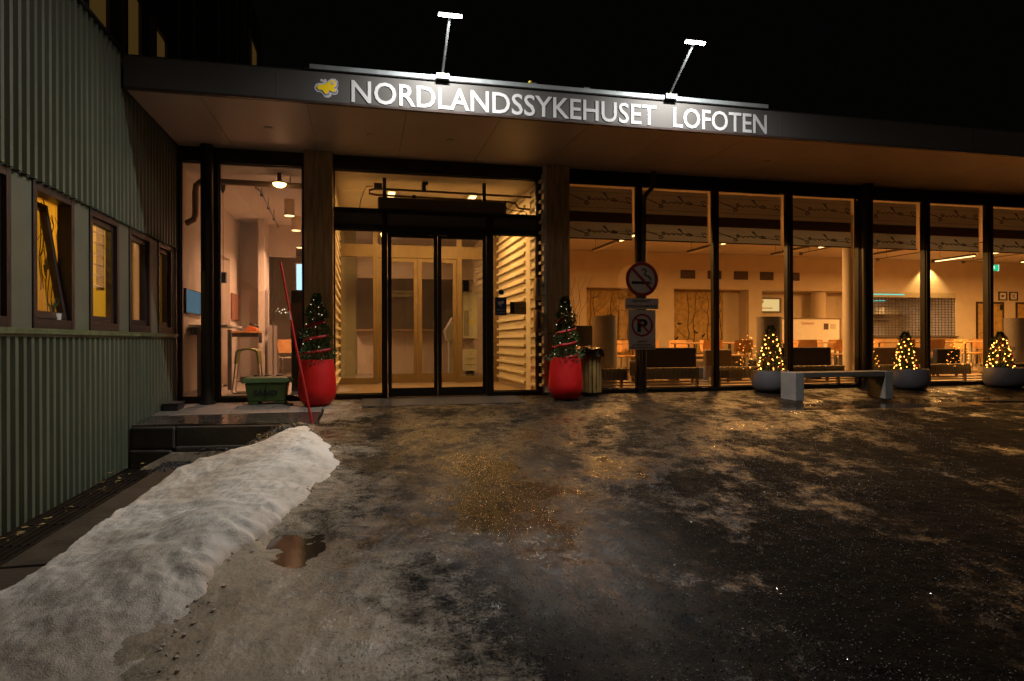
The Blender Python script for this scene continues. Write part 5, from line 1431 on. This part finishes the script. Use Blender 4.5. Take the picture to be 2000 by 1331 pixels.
# roller blinds with handwriting print
hand = [(0, .10), (.03, .16), (.08, .17), (.05, .06), (.0, .0), (.10, .03), (.22, .05), (.30, .11), (.26, .13), (.22, .06), (.27, .04), (.34, .10), (.40, .22), (.44, .30), (.40, .26), (.37, .12), (.40, .06), (.47, .12), (.49, .06), (.54, .11), (.57, .05), (.62, .11), (.64, .06), (.68, .13), (.64, .15), (.66, .06), (.72, -.05), (.70, -.10), (.66, -.04), (.74, .04), (.85, .12), (.96, .22)]
def catmull(P, k=5):
    o = []
    for i in range(len(P)-1):
        p0 = Vector(P[max(i-1, 0)]); p1 = Vector(P[i]); p2 = Vector(P[i+1]); p3 = Vector(P[min(i+2, len(P)-1)])
        for j in range(k):
            t = j/k; o.append(.5*((2*p1)+(p2-p0)*t+(2*p0-5*p1+4*p2-p3)*t*t+(3*p1-p0-3*p2+p3)*t**3))
    o.append(Vector(P[-1])); return o
curve = catmull([(a, b) for a, b in hand])
bl = [2.99] + [q for m_ in mux for q in m_]
bays_x = [(bl[i], bl[i+1]) for i in range(0, len(bl)-1, 2)]
for k, (a, b) in enumerate(bays_x[:9]):
    t = thing('roller_blind', f'{(od+["ninth"])[k]} half-lowered brown blind with handwriting print counted from the doors', 'roller blind', ((a+b)/2, 9.46, 2.38), 'half-lowered blinds behind the cafeteria glass')
    a += .015; b -= .015
    mb = MB(); mb.box(a, 9.455, 2.795, b, 9.458, 3.17); mb.box(a, 9.455, 2.385, b, 9.458, 2.635); mb.build('fabric', M['blind'], t)
    hpart('dark_band', M['blind_band'], (a, 9.4555, 2.6355, b, 9.4585, 2.7945), parent=t)
    mb = MB(); mb.cyl((a, 9.456, 2.377), (b, 9.456, 2.377), .010, n=8); mb.build('bottom_bar', M['brown_wood'], t)
    mb = MB()
    for z_, sz in ((2.95, .5), (2.455, .42)):
        L = b-a
        pts = [(b-.02-(p.x)*(L-.06), 9.452, z_+p.y*sz) for p in curve]
        mb.tube(pts, [.0045+.003*abs(math.sin(i*.33)) for i in range(len(pts))], 4)
    for z_ in (3.10, 2.86, 2.50): mb.box(a, 9.4525, z_, b, 9.4545, z_+.004)
    mb.build('handwriting_print', M['blackprint'], t)
    if k < 8:
        mb = MB(); mb.tube([(b+.005, 9.44, 3.15), (b+.006, 9.44, 2.7), (b+.002, 9.44, 2.2)], .003, 4); mb.build('pull_cord', M['white'], t)
# suspended strip lights
sl = [(5.19, 11.75, 12.5, 1), (5.19, 12.65, 14.1, 0), (7.51, 11.75, 12.5, 1), (7.48, 12.65, 13.9, 0), (9.92, 11.73, 12.5, 1), (9.71, 12.6, 13.9, 0), (12.16, 12.3, 13.4, 0), (14.73, 12.95, 14.1, 1), (14.73, 11.85, 12.6, 1), (17.2, 12.4, 13.8, 1), (19.6, 12.4, 13.8, 1)]
nm_ = ['lit strip light nearest the slatted wall', 'unlit strip light nearest the slatted wall', 'lit strip light left of the round column', 'unlit strip light above the middle mural', 'lit strip light beside the round white column', 'unlit strip light in front of the wall vents', 'unlit strip light before the servery spotlight', 'lit strip light right of the spotlit wall', 'lit strip light near the green exit sign', 'second strip light at the far right of the cafeteria', 'farthest strip light at the right end of the cafeteria']
for (x_, y0, y1, on), lab in zip(sl, nm_):
    t = thing('strip_light', lab, 'strip light', (x_, (y0+y1)/2, 2.85), 'strip lights under the cafeteria ceiling')
    hpart('housing', M['steel_dark'], (x_-.035, y0, 2.865, x_+.035, y1, 2.91), parent=t)
    hpart('tube', M['tube'] if on else M['white'], (x_-.022, y0+.02, 2.845, x_+.022, y1-.02, 2.864), parent=t)
    mb = MB(); [mb.cyl((x_, yy, 2.91), (x_, yy, 3.308), .004, n=6) for yy in (y0+.15, y1-.15)]; mb.build('cords', M['black_metal'], t)
    if on: lamp('strip_light_glow', 'AREA', (x_, (y0+y1)/2, 2.835), 185 if x_ < 9 else 255, WARM, .08, y1-y0)
# track rail with unlit spot
for k, (x_, y0, y1) in enumerate(((10.6, 11.4, 14.0), (13.4, 11.4, 14.6), (16.2, 11.6, 14.6))):
    t = thing('ceiling_track', f'{["left", "middle", "right"][k]} thin track rail hanging from the cafeteria ceiling', 'track rail', (x_, y1, 2.95))
    mb = MB(); mb.cyl((x_, y0, 2.95), (x_, y1, 2.95), .012, n=8); [mb.cyl((x_, q, 2.95), (x_, q, 3.308), .006, n=6) for q in (y0+.3, (y0+y1)/2, y1-.3)]; mb.box(x_-.03, y1-.03, 2.90, x_+.03, y1+.03, 2.97); mb.build('rail', M['steel_dark'], t)
# servery behind a rolling grille
KX0, KX1 = 15.40, 18.55
hpart('servery_wall', M['wall'], (KX0-.4, 19.6, 0, KX1+.4, 19.7, 2.6), (KX0-.4, YB+.101, 0, KX0-.3, 19.6, 2.6), (KX1+.3, YB+.101, 0, KX1+.4, 19.6, 2.6), (KX0-.4, YB+.101, 2.281, KX1+.4, 19.7, 2.6))
gr = thing('rolling_grille', 'closed steel lattice grille in front of the servery', 'grille', ((KX0+KX1)/2, YB, 0))
mb = MB()
n = 25
for i in range(n+1):
    x = KX0+(KX1-KX0)*i/n; mb.box(x-.008, YB+.03, .9, x+.008, YB+.038, 2.12)
mb.build('vertical_bars', M['vent'], gr)
mb = MB()
for i in range(15):
    z_ = .92+i*.083; mb.box(KX0, YB+.022, z_-.008, KX1, YB+.029, z_+.008)
mb.build('horizontal_bars', M['vent'], gr)
hpart('roller_box', M['radiator'], (KX0, YB-.01, 2.121, KX1, YB+.09, 2.279), parent=gr)
sv = thing('servery_counter', 'wooden counter below the rolling grille', 'counter', ((KX0+KX1)/2, YB, 0))
hpart('front', M['table'], (KX0, YB-.05, 0, KX1, YB+.05, .86), parent=sv); hpart('top', M['steel_dark'], (KX0, YB-.12, .861, KX1, YB+.3, .90), parent=sv)
kd = thing('kitchen_units', 'dim shelves and steel units in the kitchen behind the grille', 'kitchen units', (17, 19, 0))
hpart('tall_unit', M['table'], (16.35, 19.1, 0, 17.1, 19.59, 2.0), parent=kd); hpart('dark_opening', M['vent'], (17.12, 19.2, 0, 17.35, 19.59, 2.05), parent=kd)
hpart('base_units', M['vent'], (KX0-.2, 19.0, 0, 16.33, 19.59, .95), (17.37, 19.0, 0, KX1+.2, 19.59, .92), parent=kd)
hpart('shelf', M['chrome'], (15.5, 19.3, 1.38, 16.3, 19.59, 1.41), (17.5, 19.3, 1.50, 18.4, 19.59, 1.53), parent=kd)
hpart('shelf_goods', M['orange'], (15.6, 19.35, 1.411, 15.9, 19.5, 1.52), (16.0, 19.35, 1.411, 16.2, 19.5, 1.5), parent=kd)
hpart('hood', M['radiator'], (17.6, 18.9, 1.68, 18.2, 19.5, 1.9), parent=kd)
lamp('kitchen_light', 'AREA', (17.0, 18.4, 2.24), 50, (1.0, .60, .30), .4, 1.6)
t = thing('kitchen_ceiling_lamp', 'ceiling lamp in the kitchen behind the grille', 'ceiling lamp', (17, 18.4, 2.25)); hpart('housing', M['white'], (16.7, 17.5, 2.25, 17.3, 19.3, 2.279), parent=t)
tl = thing('teal_light_strip', 'teal glowing strip light over the left end of the grille', 'neon strip', (15.9, YB-.1, 2.2))
hpart('tube', M['teal'], (15.42, YB-.06, 2.19, 16.55, YB-.03, 2.215), parent=tl); hpart('holder', M['white'], (15.42, YB-.029, 2.18, 16.55, YB-.011, 2.225), parent=tl)
tl = thing('teal_lamp', 'small teal lamp glimmering behind the grille', 'lamp', (15.95, 17.6, 2.0))
hpart('body', M['teal'], (15.85, 17.6, 2.03, 16.45, 17.64, 2.065), parent=tl)
# wall spotlight that throws a scallop above the grille
wsx = 17.45
ws = thing('wall_spotlight', 'small ceiling spotlight throwing a bright arc above the grille', 'spotlight', (wsx, YB-.22, 3.2))
mb = MB(); mb.cyl((wsx, YB-.22, 3.21), (wsx, YB-.22, 3.308), .05, n=16); mb.build('can', M['steel_dark'], ws)
lamp('wall_spot_beam', 'SPOT', (wsx, YB-.24, 3.19), 170, (1.0, .60, .20), .02, rot=(R(8), 0, 0), spot_size=R(104), spot_blend=.5)
# exit sign, pictograms, doors at the right
a, z_ = bw(21.28, 3.30)
a = 18.9
t = thing('exit_sign', 'green lit exit sign hanging under the cafeteria ceiling', 'exit sign', (18.0, 15.0, 2.8))
hpart('box', M['exit'], (17.820, 15.2, 2.80, 18.120, 15.24, 2.97), parent=t)
mb = MB(); mb.prism([(17.930, 2.85), (17.950, 2.90), (17.920, 2.91), (17.960, 2.945), (18.000, 2.92), (17.990, 2.88), (18.010, 2.85)], 15.196, 15.199, 'y'); mb.build('runner_print', M['exit_white'], t)
hpart('white_edge', M['exit_white'], (18.121, 15.2, 2.79, 18.145, 15.24, 2.98), parent=t)
mb = MB(); mb.cyl((17.970, 15.22, 2.97), (17.970, 15.22, 3.308), .008, n=6); mb.build('rod', M['black_metal'], t)
for k, (x0, x1, lab) in enumerate(((21.44, 21.80, 'framed cup pictogram on the cafeteria wall'), (21.91, 22.27, 'framed crossed cutlery pictogram on the cafeteria wall'))):
    a, z1 = bw(x0, 2.44); b, z0 = bw(x1, 2.14)
    t = thing('framed_pictogram', lab, 'picture', ((a+b)/2, YB, z0))
    mb = MB(); mb.frame_y(a, z0, b, z1, YB-.03, YB-.002, .035); mb.build('frame', M['brown_wood'], t)
    hpart('sheet', M['paper'], (a+.035, YB-.012, z0+.035, b-.035, YB-.003, z1-.035), parent=t)
    xc = (a+b)/2; zc_ = (z0+z1)/2
    mb = MB()
    if k == 0: mb.prism([(xc-.07, zc_+.03), (xc+.07, zc_+.03), (xc+.03, zc_-.035), (xc-.03, zc_-.035)], YB-.016, YB-.0125, 'y')
    else:
        mb.tube([(xc-.07, YB-.015, zc_-.07), (xc+.07, YB-.015, zc_+.07)], .009, 5); mb.tube([(xc+.07, YB-.0155, zc_-.07), (xc-.07, YB-.0155, zc_+.07)], .009, 5)
    mb.build('pictogram', M['brown_wood'], t)
for k, (x0, x1, lab) in enumerate(((20.55, 21.6, 'wood-grain door under the framed pictograms'), (22.25, 23.4, 'wood-grain door at the right edge of the cafeteria'))):
    a, z1 = bw(x0, 2.02); b, _ = bw(x1, 2.02)
    t = thing('cafeteria_door', lab, 'door', ((a+b)/2, YB, 0))
    mb = MB(); mb.frame_y(a-.06, 0, b+.06, z1+.06, YB-.03, YB-.002, .06, .001); mb.build('frame', M['brown_wood'], t)
    hpart('leaf', M['gold'], (a, YB-.02, .01, b, YB-.003, z1), parent=t); hpart('handle', M['chrome'], (a+.08, YB-.05, 1.0, a+.2, YB-.021, 1.02), parent=t); hpart('closer', M['black_metal'], (b-.1, YB-.07, z1-.2, b-.04, YB-.021, z1-.02), parent=t)
# monitor and twig vase near the doors
t = thing('dark_monitor', 'dark screen on a stand behind the conifer in the right red pot', 'screen', (3.72, 10.7, 0))
hpart('display', M['black_plastic'], (3.55, 10.68, .70, 3.92, 10.72, 1.06), parent=t, bevel=.006); hpart('stand', M['black_metal'], (3.70, 10.69, 0, 3.76, 10.71, .699), (3.55, 10.6, 0, 3.92, 10.8, .02), parent=t)
t = thing('twig_vase', 'curly bare willow twigs in a vase behind the right timber pillar', 'vase of twigs', (3.65, 11.4, 0))
mb = MB(); mb.lathe([(.06, 0), (.10, .1), (.09, .5), (.06, .7), (.07, .75)], (3.72, 11.3, 0), 16); mb.build('vase', M['vent_cyl'], t, smooth=True)
rn = random.Random(9); mb = MB()
for k in range(11):
    x, y, z_ = 3.72, 11.3, .7; dx, dy = rn.uniform(-.05, .05), rn.uniform(-.03, .03); pts = []
    for q in range(18):
        pts.append((x, y, z_)); x += dx*.5+.028*math.sin(q*.9+k*2); y += dy*.4; z_ += .075
    mb.tube(pts, [.006-.0045*q/18 for q in range(18)], 5)
mb.build('twigs', M['branch'], t)
# ---- furniture
def table(x, y, lx, ly, lab):
    t = thing('cafe_table', lab, 'table', (x, y, 0), 'cafeteria tables')
    hpart('top', M['table'], (x-lx/2, y-ly/2, .715, x+lx/2, y+ly/2, .745), parent=t, bevel=.004)
    for sx in (-1, 1):
        for sy in (-1, 1):
            mb = MB(); mb.cyl((x+sx*(lx/2-.08), y+sy*(ly/2-.08), 0), (x+sx*(lx/2-.08), y+sy*(ly/2-.08), .714), .02, n=8); mb.build('leg', M['steel_dark'], t)
    return t
chair0 = None; chair_ks = None
def chair(x, y, rz, lab):
    global chair0, chair_ks
    if chair0 is None:
        chair0 = thing('cafe_chair', lab, 'chair', (0, 0, 0), 'beech chairs in the cafeteria')
        chair_parts(chair0, Matrix.Identity(4)); chair_ks = kids(chair0)
        chair0.location = (x, y, 0); chair0.rotation_euler = (0, 0, rz); return chair0
    return dup(chair0, (x, y, 0), lab, rz, ks=chair_ks)
TB = [(5.1, 12.9, 'front-row table nearest the slatted wall'), (7.45, 12.9, 'second front-row table, before the middle mural'), (9.9, 13.1, 'third front-row table, before the whiteboard'), (12.35, 13.0, 'fourth front-row table, left of the servery'), (14.8, 13.0, 'fifth front-row table, before the grille'),
      (6.3, 15.2, 'back-row table before the left mural'), (8.9, 15.2, 'back-row table before the middle mural'), (11.8, 14.6, 'back-row table before the whiteboard'), (15.9, 15.0, 'back-row table before the grille'), (18.4, 15.0, 'back-row table before the framed pictograms')]
rn = random.Random(21)
for x, y, lab in TB:
    table(x, y, 1.5, .78, lab[0].upper()*0 + lab)
    for sx, sy, nm in ((-.38, -1, 'left chair on the street side'), (.38, -1, 'right chair on the street side'), (-.38, 1, 'left chair on the far side'), (.38, 1, 'right chair on the far side')):
        chair(x+sx+rn.uniform(-.06, .06), y+sy*.60, (0 if sy < 0 else math.pi)+rn.uniform(-.15, .15), f'beech {nm} of the {lab}')
def sofa(x0, x1, y, h, m, lab):
    t = thing('sofa', lab, 'sofa', ((x0+x1)/2, y, 0), 'sofas along the glass')
    hpart('backrest', m, (x0, y, .10, x1, y+.13, h), parent=t, bevel=.03)
    hpart('seat', m, (x0+.01, y+.131, .12, x1-.01, y+.68, .42), parent=t, bevel=.04)
    for sx in (x0+.04, x1-.08): 
        for yy in (y+.03, y+.6): hpart('leg', M['steel_dark'], (sx, yy, 0, sx+.04, yy+.04, .099), parent=t)
sofa(4.9, 5.95, 10.75, .665, M['dark_fabric'], 'dark navy sofa back behind the no parking sign')
sofa(6.25, 6.80, 10.95, .62, M['grey_fabric'], 'short taupe sofa back behind the left glowing conifer')
sofa(7.45, 8.85, 10.8, .655, M['dark_fabric'], 'dark sofa back left of the round white column')
sofa(9.95, 11.3, 11.1, .64, M['grey_fabric'], 'taupe sofa back behind the middle glowing conifer')
sofa(11.75, 12.35, 11.2, .60, M['dark_fabric'], 'small dark sofa back left of the last glowing conifer')
for x, y, lab in ((5.6, 11.75, 'low coffee table behind the navy sofa'), (7.0, 11.8, 'low coffee table behind the short taupe sofa'), (10.6, 12.0, 'low coffee table behind the taupe sofa')):
    t = thing('coffee_table', lab, 'coffee table', (x, y, 0))
    hpart('top', M['table'], (x-.5, y-.28, .47, x+.5, y+.28, .50), parent=t, bevel=.004)
    for sx in (-.42, .38): hpart('leg', M['steel_dark'], (x+sx, y-.2, 0, x+sx+.04, y+.2, .469), parent=t)
